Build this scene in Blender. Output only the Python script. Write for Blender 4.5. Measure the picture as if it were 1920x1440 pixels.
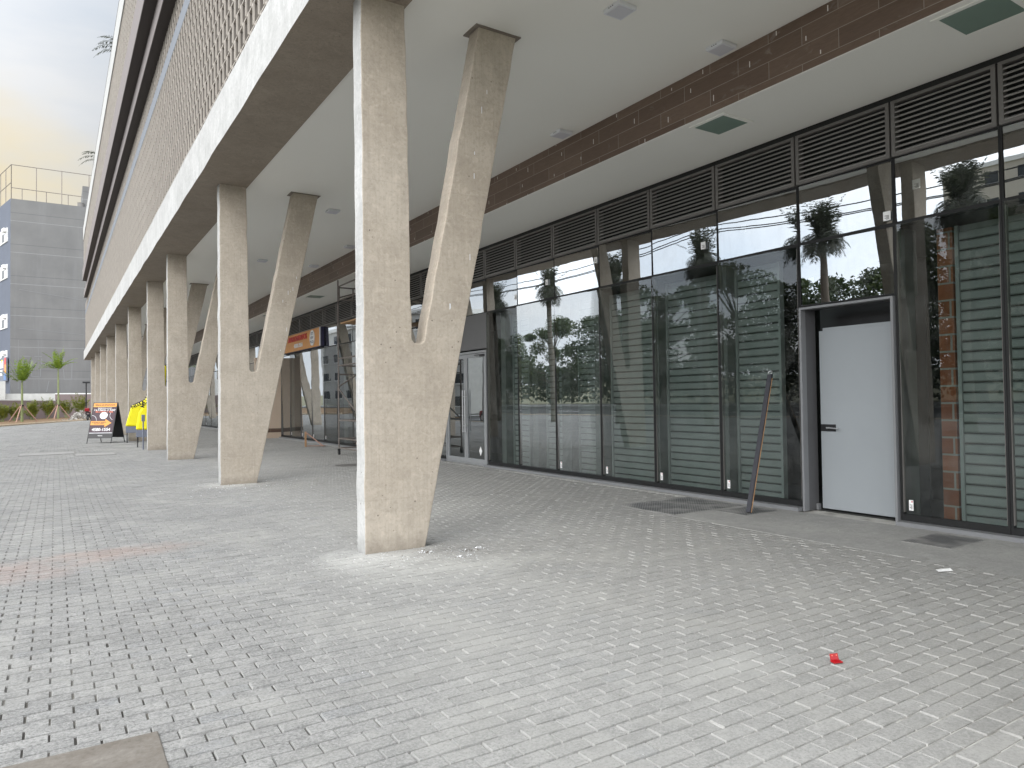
import bpy, bmesh, math, random
import numpy as np
from mathutils import Vector, Matrix
random.seed(7); rng = np.random.default_rng(11)
R = math.radians
scene = bpy.context.scene
for o in list(bpy.data.objects): bpy.data.objects.remove(o)

# ------------------------------------------------------------------ camera
YAW, PIT, ROL, F_PX, H = .5704, .0227, -.013, 1336.24, 1.5
cam = bpy.data.cameras.new('camera'); co = bpy.data.objects.new('camera', cam)
scene.collection.objects.link(co); scene.camera = co
Fv = Vector((math.sin(YAW)*math.cos(PIT), math.cos(YAW)*math.cos(PIT), math.sin(PIT)))
Rv = Vector((math.cos(YAW), -math.sin(YAW), 0)); Uv = Rv.cross(Fv)
R2 = Rv*math.cos(ROL)+Uv*math.sin(ROL); U2 = Uv*math.cos(ROL)-Rv*math.sin(ROL)
co.matrix_world = Matrix(((R2.x,U2.x,-Fv.x,0),(R2.y,U2.y,-Fv.y,0),(R2.z,U2.z,-Fv.z,H),(0,0,0,1)))
cam.sensor_fit = 'HORIZONTAL'; cam.sensor_width = 36; cam.lens = F_PX/1920*36
cam.clip_start = .05; cam.clip_end = 2000

# ------------------------------------------------------------------ world
SUN_EL, SUN_AZ = R(36), R(-112)          # azimuth from +Y towards +X
w = bpy.data.worlds.new('World'); scene.world = w; w.use_nodes = True
nt = w.node_tree; nt.nodes.clear()
def wn(t, **k):
    n = nt.nodes.new(t)
    for a, b in k.items(): setattr(n, a, b)
    return n
out = wn('ShaderNodeOutputWorld'); bg = wn('ShaderNodeBackground'); bg.inputs[1].default_value = .1
sky = wn('ShaderNodeTexSky', sky_type='NISHITA'); sky.sun_disc = False
sky.sun_elevation = SUN_EL; sky.sun_rotation = SUN_AZ; sky.air_density = 1.2; sky.dust_density = 2
tc = wn('ShaderNodeTexCoord'); sep = wn('ShaderNodeSeparateXYZ')
nt.links.new(tc.outputs['Generated'], sep.inputs[0])
noi = wn('ShaderNodeTexNoise'); noi.inputs['Scale'].default_value = 2.2; noi.inputs['Detail'].default_value = 6
noi.inputs['Roughness'].default_value = .55; noi.inputs['Distortion'].default_value = .4
mp = wn('ShaderNodeMapping'); mp.inputs['Scale'].default_value = (1, 1, 2.2)
nt.links.new(tc.outputs['Generated'], mp.inputs[0]); nt.links.new(mp.outputs[0], noi.inputs['Vector'])
cr = wn('ShaderNodeValToRGB'); e = cr.color_ramp.elements
e[0].position = .3; e[0].color = (5.6, 6.3, 7.2, 1); e[1].position = .62; e[1].color = (8.2, 8.25, 8.3, 1)
nt.links.new(noi.outputs[0], cr.inputs[0])
# overcast: zenith brighter than the horizon
zr = wn('ShaderNodeMapRange'); zr.inputs['From Min'].default_value = .25; zr.inputs['From Max'].default_value = .95
zr.inputs['To Min'].default_value = 1.0; zr.inputs['To Max'].default_value = 1.35
nt.links.new(sep.outputs['Z'], zr.inputs['Value'])
# added gain: sky dimmed ahead of the viewer, raised behind and street-side as fill
yr = wn('ShaderNodeMapRange'); yr.inputs['From Min'].default_value = -.6; yr.inputs['From Max'].default_value = 1.0
yr.inputs['To Min'].default_value = 1.9; yr.inputs['To Max'].default_value = .40; yx = wn('ShaderNodeMath', operation='MULTIPLY_ADD'); yx.inputs[1].default_value = .8; nt.links.new(sep.outputs['X'], yx.inputs[0]); nt.links.new(sep.outputs['Y'], yx.inputs[2]); nt.links.new(yx.outputs[0], yr.inputs['Value'])
zy = wn('ShaderNodeMath', operation='MULTIPLY'); nt.links.new(zr.outputs[0], zy.inputs[0]); nt.links.new(yr.outputs[0], zy.inputs[1])
mul = wn('ShaderNodeVectorMath', operation='SCALE'); nt.links.new(cr.outputs[0], mul.inputs[0]); nt.links.new(zy.outputs[0], mul.inputs['Scale'])
mixs = wn('ShaderNodeMixRGB'); mixs.inputs[0].default_value = .93
nt.links.new(sky.outputs[0], mixs.inputs[1]); nt.links.new(mul.outputs[0], mixs.inputs[2])
gd = wn('ShaderNodeVectorMath', operation='DOT_PRODUCT'); az, el = R(-5), R(11)
gd.inputs[1].default_value = (math.sin(az)*math.cos(el), math.cos(az)*math.cos(el), math.sin(el))
nrm = wn('ShaderNodeVectorMath', operation='NORMALIZE'); nt.links.new(tc.outputs['Generated'], nrm.inputs[0])
nt.links.new(nrm.outputs[0], gd.inputs[0])
n2 = wn('ShaderNodeTexNoise'); n2.inputs['Scale'].default_value = 7; n2.inputs['Detail'].default_value = 5
nt.links.new(mp.outputs[0], n2.inputs['Vector'])
ad = wn('ShaderNodeMath', operation='MULTIPLY_ADD'); ad.inputs[1].default_value = .03
nt.links.new(n2.outputs[0], ad.inputs[0]); nt.links.new(gd.outputs['Value'], ad.inputs[2])
gr = wn('ShaderNodeMapRange'); gr.interpolation_type = 'SMOOTHSTEP'
gr.inputs['From Min'].default_value = .996; gr.inputs['From Max'].default_value = 1.024
nt.links.new(ad.outputs[0], gr.inputs['Value'])
mg = wn('ShaderNodeMixRGB'); mg.inputs[2].default_value = (4.2, 3.6, 2.35, 1)
nt.links.new(gr.outputs[0], mg.inputs[0]); nt.links.new(mixs.outputs[0], mg.inputs[1])
nt.links.new(mg.outputs[0], bg.inputs[0]); nt.links.new(bg.outputs[0], out.inputs[0])

sl = bpy.data.lights.new('sun', 'SUN'); sl.energy = .9; sl.angle = R(60); sl.color = (1, .97, .92)
so = bpy.data.objects.new('sun', sl); scene.collection.objects.link(so)
sd = Vector((math.sin(SUN_AZ)*math.cos(SUN_EL), math.cos(SUN_AZ)*math.cos(SUN_EL), math.sin(SUN_EL)))
so.rotation_euler = sd.to_track_quat('Z', 'Y').to_euler(); so.location = (0, 0, 30)
scene.view_settings.view_transform = 'Standard'; scene.view_settings.look = 'None'
scene.view_settings.exposure = 1.12; scene.view_settings.gamma = 1
try: scene.cycles.max_bounces = 8; scene.cycles.transparent_max_bounces = 12
except Exception: pass

# ------------------------------------------------------------------ materials
class NB:
    def __init__(s, name):
        s.m = bpy.data.materials.new(name); s.m.use_nodes = True; s.t = s.m.node_tree
        s.b = s.t.nodes['Principled BSDF']; s.o = s.t.nodes['Material Output']
    def n(s, t, ins=None, **k):
        x = s.t.nodes.new(t)
        for a, b in k.items(): setattr(x, a, b)
        for a, b in (ins or {}).items():
            if isinstance(b, bpy.types.NodeSocket): s.t.links.new(b, x.inputs[a])
            else: x.inputs[a].default_value = b
        return x
    def math(s, op, a, b=0.0, c=None, clamp=False):
        i = {0: a, 1: b}
        if c is not None: i[2] = c
        return s.n('ShaderNodeMath', i, operation=op, use_clamp=clamp).outputs[0]
    def mix(s, f, a, b, blend='MIX'):
        a = (*a, 1) if isinstance(a, tuple) and len(a) == 3 else a
        b = (*b, 1) if isinstance(b, tuple) and len(b) == 3 else b
        return s.n('ShaderNodeMixRGB', {0: f, 1: a, 2: b}, blend_type=blend).outputs[0]
    def pos(s, scale=(1, 1, 1), loc=(0, 0, 0)):
        g = s.n('ShaderNodeNewGeometry').outputs['Position']
        return s.n('ShaderNodeMapping', {0: g, 'Scale': scale, 'Location': loc}).outputs[0]
    def noise(s, scale, vec=None, det=4, rough=.55, dist=0):
        return s.n('ShaderNodeTexNoise', {'Scale': scale, 'Detail': det, 'Roughness': rough, 'Distortion': dist, 'Vector': vec or s.pos()}).outputs[0]
    def ramp(s, f, a, b):
        return s.n('ShaderNodeMapRange', {'Value': f, 'From Min': a, 'From Max': b}).outputs[0]
    def bump(s, h, st=.3, d=.01, nrm=None):
        i = {'Height': h, 'Strength': st, 'Distance': d}
        if nrm: i['Normal'] = nrm
        return s.n('ShaderNodeBump', i).outputs[0]
    def fin(s, col=None, rough=.8, nrm=None, metal=0):
        for k, v in (('Base Color', col), ('Roughness', rough), ('Normal', nrm), ('Metallic', metal)):
            if v is None: continue
            if isinstance(v, bpy.types.NodeSocket): s.t.links.new(v, s.b.inputs[k])
            else: s.b.inputs[k].default_value = (*v, 1) if isinstance(v, tuple) and len(v) == 3 else v
        return s.m

def simple(name, col, rough=.6, metal=0, var=.12, scale=6, bump=0):
    b = NB(name); n = b.noise(scale)
    c = b.mix(n, tuple(x*(1-var) for x in col), tuple(min(1, x*(1+var)) for x in col))
    return b.fin(c, rough, b.bump(b.noise(scale*12), .2, bump) if bump else None, metal)

def concrete(name, c0, c1, c2, holes=True):
    b = NB(name)
    big = b.noise(1.1, det=5, dist=.6); mid = b.noise(5, b.pos((1, 1, .6)), det=6, rough=.65)
    fine = b.noise(60, det=3, rough=.7); brd = b.noise(3, b.pos((14, 14, .35)), det=3)
    hb = b.noise(2.2, b.pos((1.2, 1.2, 9)), det=3)
    c = b.mix(b.ramp(big, .38, .62), c0, c1)
    c = b.mix(b.math('MULTIPLY', b.ramp(mid, .45, .70), .55), c, c2)
    blt = b.noise(9, b.pos((1, 1, 1), (7, 3, 2)), det=7, rough=.7, dist=1.0)
    c = b.mix(b.math('MULTIPLY', b.ramp(blt, .52, .68), .38), c, tuple(min(1, x*1.35) for x in c1))
    frm = b.math('LESS_THAN', b.math('ABSOLUTE', b.math('SUBTRACT', b.math('FRACT', b.math('DIVIDE', b.math('ADD', b.n('ShaderNodeSeparateXYZ', {0: b.n('ShaderNodeNewGeometry').outputs['Position']}).outputs['Z'], b.math('MULTIPLY', b.noise(1.5), .03)), 1.07)), .5)), .005)
    c = b.mix(b.math('MULTIPLY', frm, .18 if holes else 0.0), c, tuple(x*.6 for x in c0))
    c = b.mix(b.math('MULTIPLY', b.ramp(brd, .48, .7), .35), c, tuple(x*.8 for x in c0))
    c = b.mix(b.math('MULTIPLY', b.ramp(hb, .5, .75), .18), c, tuple(min(1, x*1.18) for x in c1))
    c = b.mix(b.math('MULTIPLY', b.ramp(fine, .3, .8), .12), c, (.75, .72, .68))
    gr_ = b.noise(26, b.pos(loc=(1, 6, 3)), det=5, rough=.75); c = b.mix(b.math('MULTIPLY', b.ramp(gr_, .5, .68), .42), c, tuple(x*.62 for x in c0))
    if holes:      # grime and splash at the foot
        zz = b.n('ShaderNodeSeparateXYZ', {0: b.n('ShaderNodeNewGeometry').outputs['Position']}).outputs['Z']
        gm = b.math('SUBTRACT', 1.0, b.ramp(b.math('ADD', zz, b.math('MULTIPLY', b.noise(7, det=6, rough=.7), -.35)), -.17, .0), clamp=True)
        c = b.mix(b.math('MULTIPLY', gm, .5), c, tuple(x*.55 for x in c2))
    hgt = b.math('ADD', b.math('MULTIPLY', fine, .5), mid)
    if holes:
        v = b.n('ShaderNodeTexVoronoi', {'Scale': 9.0, 'Vector': b.pos(), 'Randomness': 1.0}).outputs['Distance']
        sel = b.noise(2.3, det=2)
        hm = b.math('MULTIPLY', b.math('LESS_THAN', v, .075), b.ramp(sel, .5, .56))
        c = b.mix(b.math('MULTIPLY', hm, .75), c, (.12, .1, .08))
        hgt = b.math('SUBTRACT', hgt, hm)
    return b.fin(c, .85, b.bump(hgt, .35, .006))

M = {}
M['conc'] = concrete('raw_concrete', (.41, .353, .283), (.48, .422, .348), (.315, .27, .217))
M['conc_out'] = concrete('pale_outer_concrete', (.40, .40, .39), (.49, .49, .48), (.29, .29, .28))  # paler, greyer copy of the concrete for the street-facing faces
M['soffit'] = concrete('dark_brown_concrete', (.26, .215, .165), (.30, .25, .195), (.205, .17, .135))  # the same concrete in a darker brown, for the beam underside
M['scar'] = simple('fresh_concrete', (.62, .59, .54), .9, bump=.004)
M['plate'] = simple('grey_plate', (.22, .19, .16), .8)
M['ceiling'] = simple('white_ceiling_paint', (.86, .85, .80), .8, var=.015, scale=.7)
M['ceil_low'] = simple('white_soffit_paint', (.88, .87, .82), .75, var=.015, scale=.6)
M['alu'] = simple('grey_coated_metal', (.28, .29, .30), .42, .1, .05)
M['door_alu'] = simple('mid_grey_door_frame', (.22, .225, .235), .45, .1, .05)
M['jamb'] = simple('dark_grey_door_jamb', (.115, .115, .12), .5, .1, .06)
M['alu_dark'] = simple('charcoal_coated_metal', (.15, .142, .135), .5, .1, .08)
M['slat'] = simple('louvre_slat_metal', (.27, .26, .25), .45, .1, .06)
M['gasket'] = simple('black_frame_metal', (.006, .0065, .007), .6, 0, .1)
M['pierc'] = simple('grey_pier_plaster', (.13, .135, .13), .9)
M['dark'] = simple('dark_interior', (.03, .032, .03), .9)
M['sill'] = simple('pale_sill_metal', (.22, .225, .235), .45, .1, .06)
M['doorleaf'] = simple('door_grey_paint', (.30, .325, .345), .5, 0, .05, 2)
M['panel'] = simple('grey_panel', (.12, .12, .122), .45, .1, .05)
M['mauve'] = simple('mauve_band_paint', (.19, .165, .16), .7, 0, .06, 2)
M['darkband'] = simple('dark_brown_soffit', (.022, .014, .012), .6)
M['bluegrey'] = simple('blue_grey_band', (.165, .18, .205), .6, 0, .1, 5)
M['parapet'] = simple('white_parapet_paint', (.42, .42, .41), .7, 0, .06, 1.5)
M['cobogo'] = simple('lattice_block_concrete', (.40, .365, .325), .85, 0, .22, 3, .003)
M['blade'] = simple('lattice_blade_shade_concrete', (.17, .152, .135), .85, 0, .3, 3)  # darker copy of the block tone; fin sides wear it as shade
M['lattice_back'] = simple('shade_dark_wall_behind_lattice', (.045, .042, .04), .9, 0, .2, .6)  # near-black stands in for the shade seen through the lattice openings
M['beige'] = simple('beige_render', (.58, .46, .36), .85, 0, .05, 2)
M['steel'] = simple('brushed_steel', (.55, .55, .56), .3, .9, .05)
M['black'] = simple('black_metal', (.015, .015, .017), .4)
M['scaf'] = simple('rusty_scaffold_tube', (.19, .165, .15), .6, .3, .5, 9)
M['wood'] = simple('raw_pine', (.42, .25, .13), .8, 0, .3, 14)
M['stake'] = simple('reddish_wood', (.36, .22, .17), .85, 0, .25, 8)
M['whitep'] = simple('white_plastic', (.72, .73, .76), .4, 0, .03)
M['diff'] = simple('frosted_diffuser', (.62, .62, .66), .5, 0, .03)
M['hatch'] = simple('green_glass_hatch', (.19, .27, .225), .35, 0, .04)
M['orange'] = simple('orange_sign_face', (.62, .27, .055), .4, 0, .06, 2)
M['amber'] = simple('amber_print', (.75, .33, .06), .5, 0, .03)
M['navy'] = simple('navy_sign_side', (.015, .012, .05), .4)
M['plum'] = simple('plum_print', (.045, .018, .03), .5, 0, .05)
M['redt'] = simple('red_print', (.6, .06, .06), .5)
M['coral'] = simple('coral_print', (.8, .22, .13), .5)
M['inkblue'] = simple('blue_ink', (.1, .2, .42), .5)
M['ink'] = simple('black_ink', (.01, .01, .01), .5)
M['white'] = simple('white_print', (.85, .85, .85), .5, 0, .02)
M['yellow'] = simple('yellow_fabric', (.86, .76, .01), .7, 0, .06, 5)
M['greyfab'] = simple('grey_weight_box', (.16, .175, .22), .7)
M['redp'] = simple('red_plastic', (.36, .001, .006), .35, 0, .15, 60)
M['gwall'] = None
M['kerb'] = simple('pale_kerb_concrete', (.62, .50, .36), .9, 0, .25, 1.5)
M['purplewall'] = simple('mauve_render', (.21, .165, .16), .9, 0, .1, 2)
M['whitecap'] = simple('white_cap', (.75, .75, .73), .8)
M['oldwhite'] = simple('old_white_wall', (.5, .5, .48), .9, 0, .2, 2)
M['soil'] = simple('mulch_soil', (.16, .10, .05), .95, 0, .4, 3)
M['bark'] = simple('tree_bark', (.12, .095, .07), .9, 0, .3, 8)
M['ptrunk'] = simple('green_palm_stem', (.2, .23, .1), .7, 0, .35, 4)
M['pbark'] = simple('dry_palm_trunk', (.17, .14, .11), .9, 0, .35, 9)
M['carwhite'] = simple('white_car_paint', (.7, .7, .7), .25, 0, .02)
M['carred'] = simple('dark_red_car_paint', (.25, .01, .015), .2, 0, .02)
M['rubber'] = simple('tyre_rubber', (.02, .02, .02), .9)
M['cargl'] = simple('car_glass', (.02, .025, .03), .08)
M['barrelo'] = simple('orange_barrel', (.8, .12, .04), .5)
M['rock'] = simple('pale_rubble', (.45, .43, .4), .95, 0, .4, 7)
M['painted_board'] = simple('chipped_dark_paint', (.035, .036, .045), .6, 0, .5, 22)

def leafmat(name, a, b2, tr=.25):
    b = NB(name)
    r = b.n('ShaderNodeObjectInfo').outputs['Random']
    n = b.noise(2.2, det=4); n3 = b.noise(11, det=2)
    f = b.math('ADD', b.math('MULTIPLY', n, .7), b.math('MULTIPLY', n3, .3))
    c = b.mix(b.ramp(f, .35, .65), a, b2)
    b.fin(c, .55)
    t = b.n('ShaderNodeBsdfTranslucent', {0: c}); mx = b.n('ShaderNodeMixShader', {0: tr, 1: b.b.outputs[0], 2: t.outputs[0]})
    b.t.links.new(mx.outputs[0], b.o.inputs[0]); return b.m
M['leaf'] = leafmat('tree_leaves', (.028, .05, .012), (.10, .135, .03))
M['leafd'] = leafmat('dark_tree_leaves', (.018, .036, .012), (.06, .085, .025))
M['palmleaf'] = leafmat('palm_leaflets', (.07, .13, .01), (.24, .33, .03))
M['areca'] = leafmat('areca_leaflets', (.045, .075, .01), (.22, .23, .025))
M['drypalm'] = leafmat('drooping_palm_leaves', (.03, .04, .022), (.075, .085, .05))

def glassmat(name, refl, tint, dirt=.06):
    b = NB(name)
    wv = b.noise(1.3, b.pos((1, 1, .7)), det=2); str_ = b.noise(3, b.pos((1, 9, .5)), det=3)
    nr = b.bump(wv, .25, .0035)
    gl = b.n('ShaderNodeBsdfGlossy', {'Color': (.93, .97, 1, 1), 'Roughness': .0, 'Normal': nr})
    tr = b.n('ShaderNodeBsdfTransparent', {'Color': (*tint, 1)})
    lw = b.n('ShaderNodeLayerWeight', {'Blend': .25}).outputs['Fresnel']
    f = b.math('MULTIPLY_ADD', lw, .35, refl, clamp=True)
    m1 = b.n('ShaderNodeMixShader', {0: f, 1: tr.outputs[0], 2: gl.outputs[0]})
    df = b.n('ShaderNodeBsdfDiffuse', {'Color': (.45, .47, .46, 1)})
    sm = b.noise(2.4, b.pos((1, 1, .8), (3, 2, 1)), det=7, rough=.65, dist=1.2)
    dm = b.math('MULTIPLY', b.math('ADD', b.ramp(sm, .42, .8), b.math('MULTIPLY', b.ramp(str_, .5, .9), .5)), dirt)
    m2 = b.n('ShaderNodeMixShader', {0: dm, 1: m1.outputs[0], 2: df.outputs[0]})
    b.t.links.new(m2.outputs[0], b.o.inputs[0]); return b.m
M['glass_low'] = glassmat('dusty_tinted_glass', .06, (.66, .73, .705), .09)
M['glass_far'] = glassmat('far_tinted_glass', .24, (.66, .7, .68), .10)
M['glass_up'] = glassmat('reflective_transom_glass', .42, (.5, .55, .55), .12)
M['glass_door'] = glassmat('door_glass', .30, (.6, .64, .63), .04)

# shutter metal
M['shutter'] = simple('grey_green_shutter', (.235, .25, .245), .6, 0, .25, 2.5)
b = NB('lattice_strip')
def brickmat(name, bw, bh, c0, c1, mort, msize, axes, off=.5, rough=.6, wood=False, bmp=.4):
    b = NB(name); p = b.n('ShaderNodeNewGeometry').outputs['Position']; s = b.n('ShaderNodeSeparateXYZ', {0: p})
    v = b.n('ShaderNodeCombineXYZ', {0: s.outputs[axes[0]], 1: s.outputs[axes[1]], 2: 0.0})
    t = b.n('ShaderNodeTexBrick', {'Vector': v.outputs[0], 'Color1': (0, 0, 0, 1), 'Color2': (1, 1, 1, 1), 'Mortar': (.5, .5, .5, 1), 'Scale': 1.0, 'Mortar Size': msize, 'Mortar Smooth': .1, 'Bias': 0.0, 'Brick Width': bw, 'Row Height': bh}, offset=off)
    c = b.mix(t.outputs[0], c0, c1)
    g = b.noise(2.5, b.pos((2, 2, 14) if wood else (3, 3, 3)), det=6, rough=.6, dist=1.5 if wood else .3)
    c = b.mix(b.math('MULTIPLY', b.ramp(g, .35, .7), .45), c, tuple(x*.6 for x in c0))
    if wood:
        sc = b.noise(1.6, b.pos((1, 1, 1.5)), det=8, rough=.6, dist=2)
        c = b.mix(b.math('MULTIPLY', b.ramp(sc, .62, .72), .22), c, (.5, .48, .45))
    c = b.mix(t.outputs['Fac'], c, mort)
    if name.startswith('brown'):      # pale anchor-glue drips, about one per tile
        row = b.math('FLOOR', b.math('DIVIDE', s.outputs['Z'], bh)); ph = b.math('ADD', b.math('DIVIDE', s.outputs['Y'], bw), b.math('MULTIPLY', row, .5))
        cell = b.n('ShaderNodeCombineXYZ', {0: b.math('FLOOR', ph), 1: row, 2: 0.0}); rnd = b.n('ShaderNodeTexWhiteNoise', {'Vector': cell.outputs[0]}, noise_dimensions='3D').outputs['Color']
        rs = b.n('ShaderNodeSeparateXYZ', {0: rnd}); u = b.math('ABSOLUTE', b.math('SUBTRACT', b.math('FRACT', ph), b.math('MULTIPLY_ADD', rs.outputs[0], .5, .25)))
        vz = b.math('FRACT', b.math('DIVIDE', s.outputs['Z'], bh)); z_a = b.math('MULTIPLY_ADD', rs.outputs[1], .4, .1)
        inz = b.math('MULTIPLY', b.math('GREATER_THAN', vz, z_a), b.math('LESS_THAN', vz, b.math('ADD', z_a, b.math('MULTIPLY_ADD', rs.outputs[2], .3, .1))))
        c = b.mix(b.math('MULTIPLY', b.math('MULTIPLY', inz, b.math('LESS_THAN', u, .007)), b.math('GREATER_THAN', rs.outputs[2], .25)), c, (.8, .78, .74))
    h = b.math('MULTIPLY_ADD', b.noise(30), .2, b.math('SUBTRACT', 1.0, t.outputs['Fac']))
    return b.fin(c, rough, b.bump(h, bmp, .006))
M['tiles'] = brickmat('brown_wood_look_tiles', .86, .2045, (.135, .09, .066), (.19, .132, .098), (.30, .26, .225), .004, ('Y', 'Z'), .5, .45, True)
M['redbrick'] = brickmat('hollow_clay_brick', .29, .2, (.20, .065, .03), (.28, .10, .05), (.24, .22, .20), .012, ('Y', 'Z'), .5, .9)
M['beigebase'] = brickmat('brown_skirting_tiles', .6, .2, (.10, .06, .04), (.14, .085, .06), (.25, .2, .17), .004, ('X', 'Z'), .5, .5, True)

# grey painted side wall of the far building
b = NB('grey_painted_wall'); n1 = b.noise(.35, det=6); st = b.noise(1, b.pos((1.2, 1.2, .12)), det=5, rough=.65)
c = b.mix(b.ramp(n1, .3, .7), (.132, .131, .130), (.163, .161, .158)); c = b.mix(b.math('MULTIPLY', b.ramp(st, .5, .8), .45), c, (.20, .20, .205))
s_ = b.n('ShaderNodeSeparateXYZ', {0: b.n('ShaderNodeNewGeometry').outputs['Position']})
fr = b.math('ABSOLUTE', b.math('SUBTRACT', b.math('FRACT', b.math('DIVIDE', s_.outputs['Z'], 4.1)), .5))
ln = b.math('LESS_THAN', fr, .009); c = b.mix(b.math('MULTIPLY', ln, .6), c, (.08, .08, .085))
fr2 = b.math('ABSOLUTE', b.math('SUBTRACT', b.math('FRACT', b.math('DIVIDE', b.math('ADD', s_.outputs['Z'], 1.05), 4.1)), .5))
c = b.mix(b.math('MULTIPLY', b.math('LESS_THAN', fr2, .007), .4), c, (.36, .36, .37))
M['gwall'] = b.fin(c, .85, b.bump(b.noise(3, det=6), .3, .03))
M['gwall2'] = simple('slate_blue_wall', (.095, .108, .14), .85, 0, .12, .6)
M['palepaint'] = simple('faded_pale_paint', (.20, .20, .205), .9, 0, .15, 2)

# pavers
def blob(b, p, cx, cy, rx, ry, seed, soft=.35):
    s = b.n('ShaderNodeSeparateXYZ', {0: p})
    dx = b.math('DIVIDE', b.math('SUBTRACT', s.outputs[0], cx), rx); dy = b.math('DIVIDE', b.math('SUBTRACT', s.outputs[1], cy), ry)
    d = b.math('SQRT', b.math('ADD', b.math('MULTIPLY', dx, dx), b.math('MULTIPLY', dy, dy)))
    n = b.noise(3.5, b.pos(loc=(seed, seed*2, 0)), det=7, rough=.65)
    d = b.math('ADD', d, b.math('MULTIPLY', b.math('SUBTRACT', n, .5), 1.6))
    return b.n('ShaderNodeMapRange', {'Value': d, 'From Min': 1.0, 'From Max': 1.0-soft, 'To Min': 0.0, 'To Max': 1.0}).outputs[0]
def paver(name, joint=False):
    b = NB(name); p = b.n('ShaderNodeNewGeometry').outputs['Position']; s = b.n('ShaderNodeSeparateXYZ', {0: p})
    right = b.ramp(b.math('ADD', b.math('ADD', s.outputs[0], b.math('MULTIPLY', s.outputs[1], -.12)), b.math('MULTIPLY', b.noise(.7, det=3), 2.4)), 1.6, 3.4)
    if joint:
        c = b.mix(right, (.045, .041, .036), (.50, .49, .465))
        c = b.mix(b.ramp(b.noise(5, det=4), .45, .7), c, (.16, .15, .13)); f = 1.0
    else:
        t = b.n('ShaderNodeAttribute', attribute_name='tone').outputs['Fac']; arris_highlight = b.n('ShaderNodeAttribute', attribute_name='arris').outputs['Fac']
        c = b.mix(t, (.195, .194, .19), (.285, .282, .273))
        hi = b.math('GREATER_THAN', t, .955); c = b.mix(b.math('MULTIPLY', hi, .7), c, (.19, .198, .21))
        big = b.noise(.55, det=6, rough=.6); c = b.mix(b.math('MULTIPLY', b.ramp(big, .42, .62), .6), c, (.165, .165, .162))
        mid = b.noise(6, det=7, rough=.7); c = b.mix(b.math('MULTIPLY', b.ramp(mid, .45, .62), .8), c, (.145, .145, .142))
        c = b.mix(b.math('MULTIPLY', b.ramp(b.noise(9, b.pos(loc=(5, 1, 0)), det=6, rough=.7), .55, .75), .4), c, (.50, .49, .47))
        fine = b.noise(70, det=4, rough=.8); c = b.mix(b.math('MULTIPLY', b.ramp(fine, .42, .6), .55), c, (.40, .395, .38))
        fd = b.noise(55, b.pos(loc=(9, 4, 0)), det=4, rough=.8); c = b.mix(b.math('MULTIPLY', b.ramp(fd, .51, .62), .72), c, (.115, .115, .112))
        gum = b.n('ShaderNodeTexVoronoi', {'Scale': 1.7, 'Vector': b.pos((1, 1, 0))}).outputs['Distance']
        gw = b.math('ADD', gum, b.math('MULTIPLY', b.noise(25, det=3), .05))
        c = b.mix(b.math('MULTIPLY', b.ramp(gw, .063, .055), .75), c, (.11, .105, .10))
        # splatters of dried mortar
        g2 = b.n('ShaderNodeTexVoronoi', {'Scale': 2.3, 'Vector': b.pos((1, 1, 0), (4.3, 2.2, 0))}).outputs['Distance']
        g2 = b.math('ADD', g2, b.math('MULTIPLY', b.noise(40, det=4), .08)); c = b.mix(b.math('MULTIPLY', b.ramp(g2, .075, .06), .6), c, (.62, .61, .58))
        c = b.mix(b.math('MULTIPLY', arris_highlight, .38), c, (.46, .455, .44))  # bevel faces painted paler, as if catching the sky
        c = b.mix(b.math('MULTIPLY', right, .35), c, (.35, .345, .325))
    if True:      # fine dust lying over blocks and joints alike, in wind-blown patches
        du = b.noise(.9, b.pos(loc=(11, 3, 0)), det=8, rough=.68, dist=.8)
        c = b.mix(b.math('MULTIPLY', b.ramp(du, .47, .66), .55), c, (.33, .325, .305))
        tr = b.noise(1.2, b.pos((.5, 2.6, 1), (2, 8, 0)), det=7, rough=.7, dist=.5)
        c = b.mix(b.math('MULTIPLY', b.ramp(tr, .55, .72), .4), c, (.15, .148, .14))
    # red dust stain, pale cement dust round the near column, rubble dust
    c = b.mix(b.math('MULTIPLY', blob(b, p, -.9, 7.9, 1.5, .75, 3, .8), .38), c, (.36, .24, .2))
    c = b.mix(b.math('MULTIPLY', blob(b, p, .55, 8.3, .9, .45, 8, .8), .4), c, (.34, .24, .2))
    c = b.mix(b.math('MULTIPLY', blob(b, p, 2.6, 6.5, .75, .62, 5, .8), .55), c, (.52, .515, .49))
    c = b.mix(b.math('MULTIPLY', blob(b, p, 3.05, 5.75, 1.1, .5, 9, .9), .5), c, (.46, .455, .43))
    c = b.mix(b.math('MULTIPLY', blob(b, p, 2.8, 14.0, .8, .7, 2, .8), .4), c, (.60, .58, .54))
    c = b.mix(b.math('MULTIPLY', blob(b, p, 3.3, 2.75, .45, .28, 4, .9), .22), c, (.50, .50, .48))
    c = b.mix(b.math('MULTIPLY', blob(b, p, 4.4, 9.0, 1.6, 1.2, 6, .9), .2), c, (.55, .54, .51))
    h = b.noise(120, det=4, rough=.75)
    return b.fin(c, .88, b.bump(h, .5, .003))
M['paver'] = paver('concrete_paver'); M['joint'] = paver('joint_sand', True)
M['apron'] = concrete('smooth_grey_concrete_apron', (.26, .26, .252), (.32, .318, .305), (.20, .20, .195), False)
M['slab'] = concrete('rough_stained_slab', (.20, .185, .16), (.29, .27, .24), (.13, .10, .075))
M['lid'] = concrete('pale_lid_concrete', (.24, .238, .23), (.28, .275, .265), (.2, .2, .195), False)
b = NB('asphalt'); c = b.mix(b.noise(.4, det=6), (.045, .045, .047), (.07, .07, .07)); M['asphalt'] = b.fin(c, .9, b.bump(b.noise(80), .4, .005))
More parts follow.
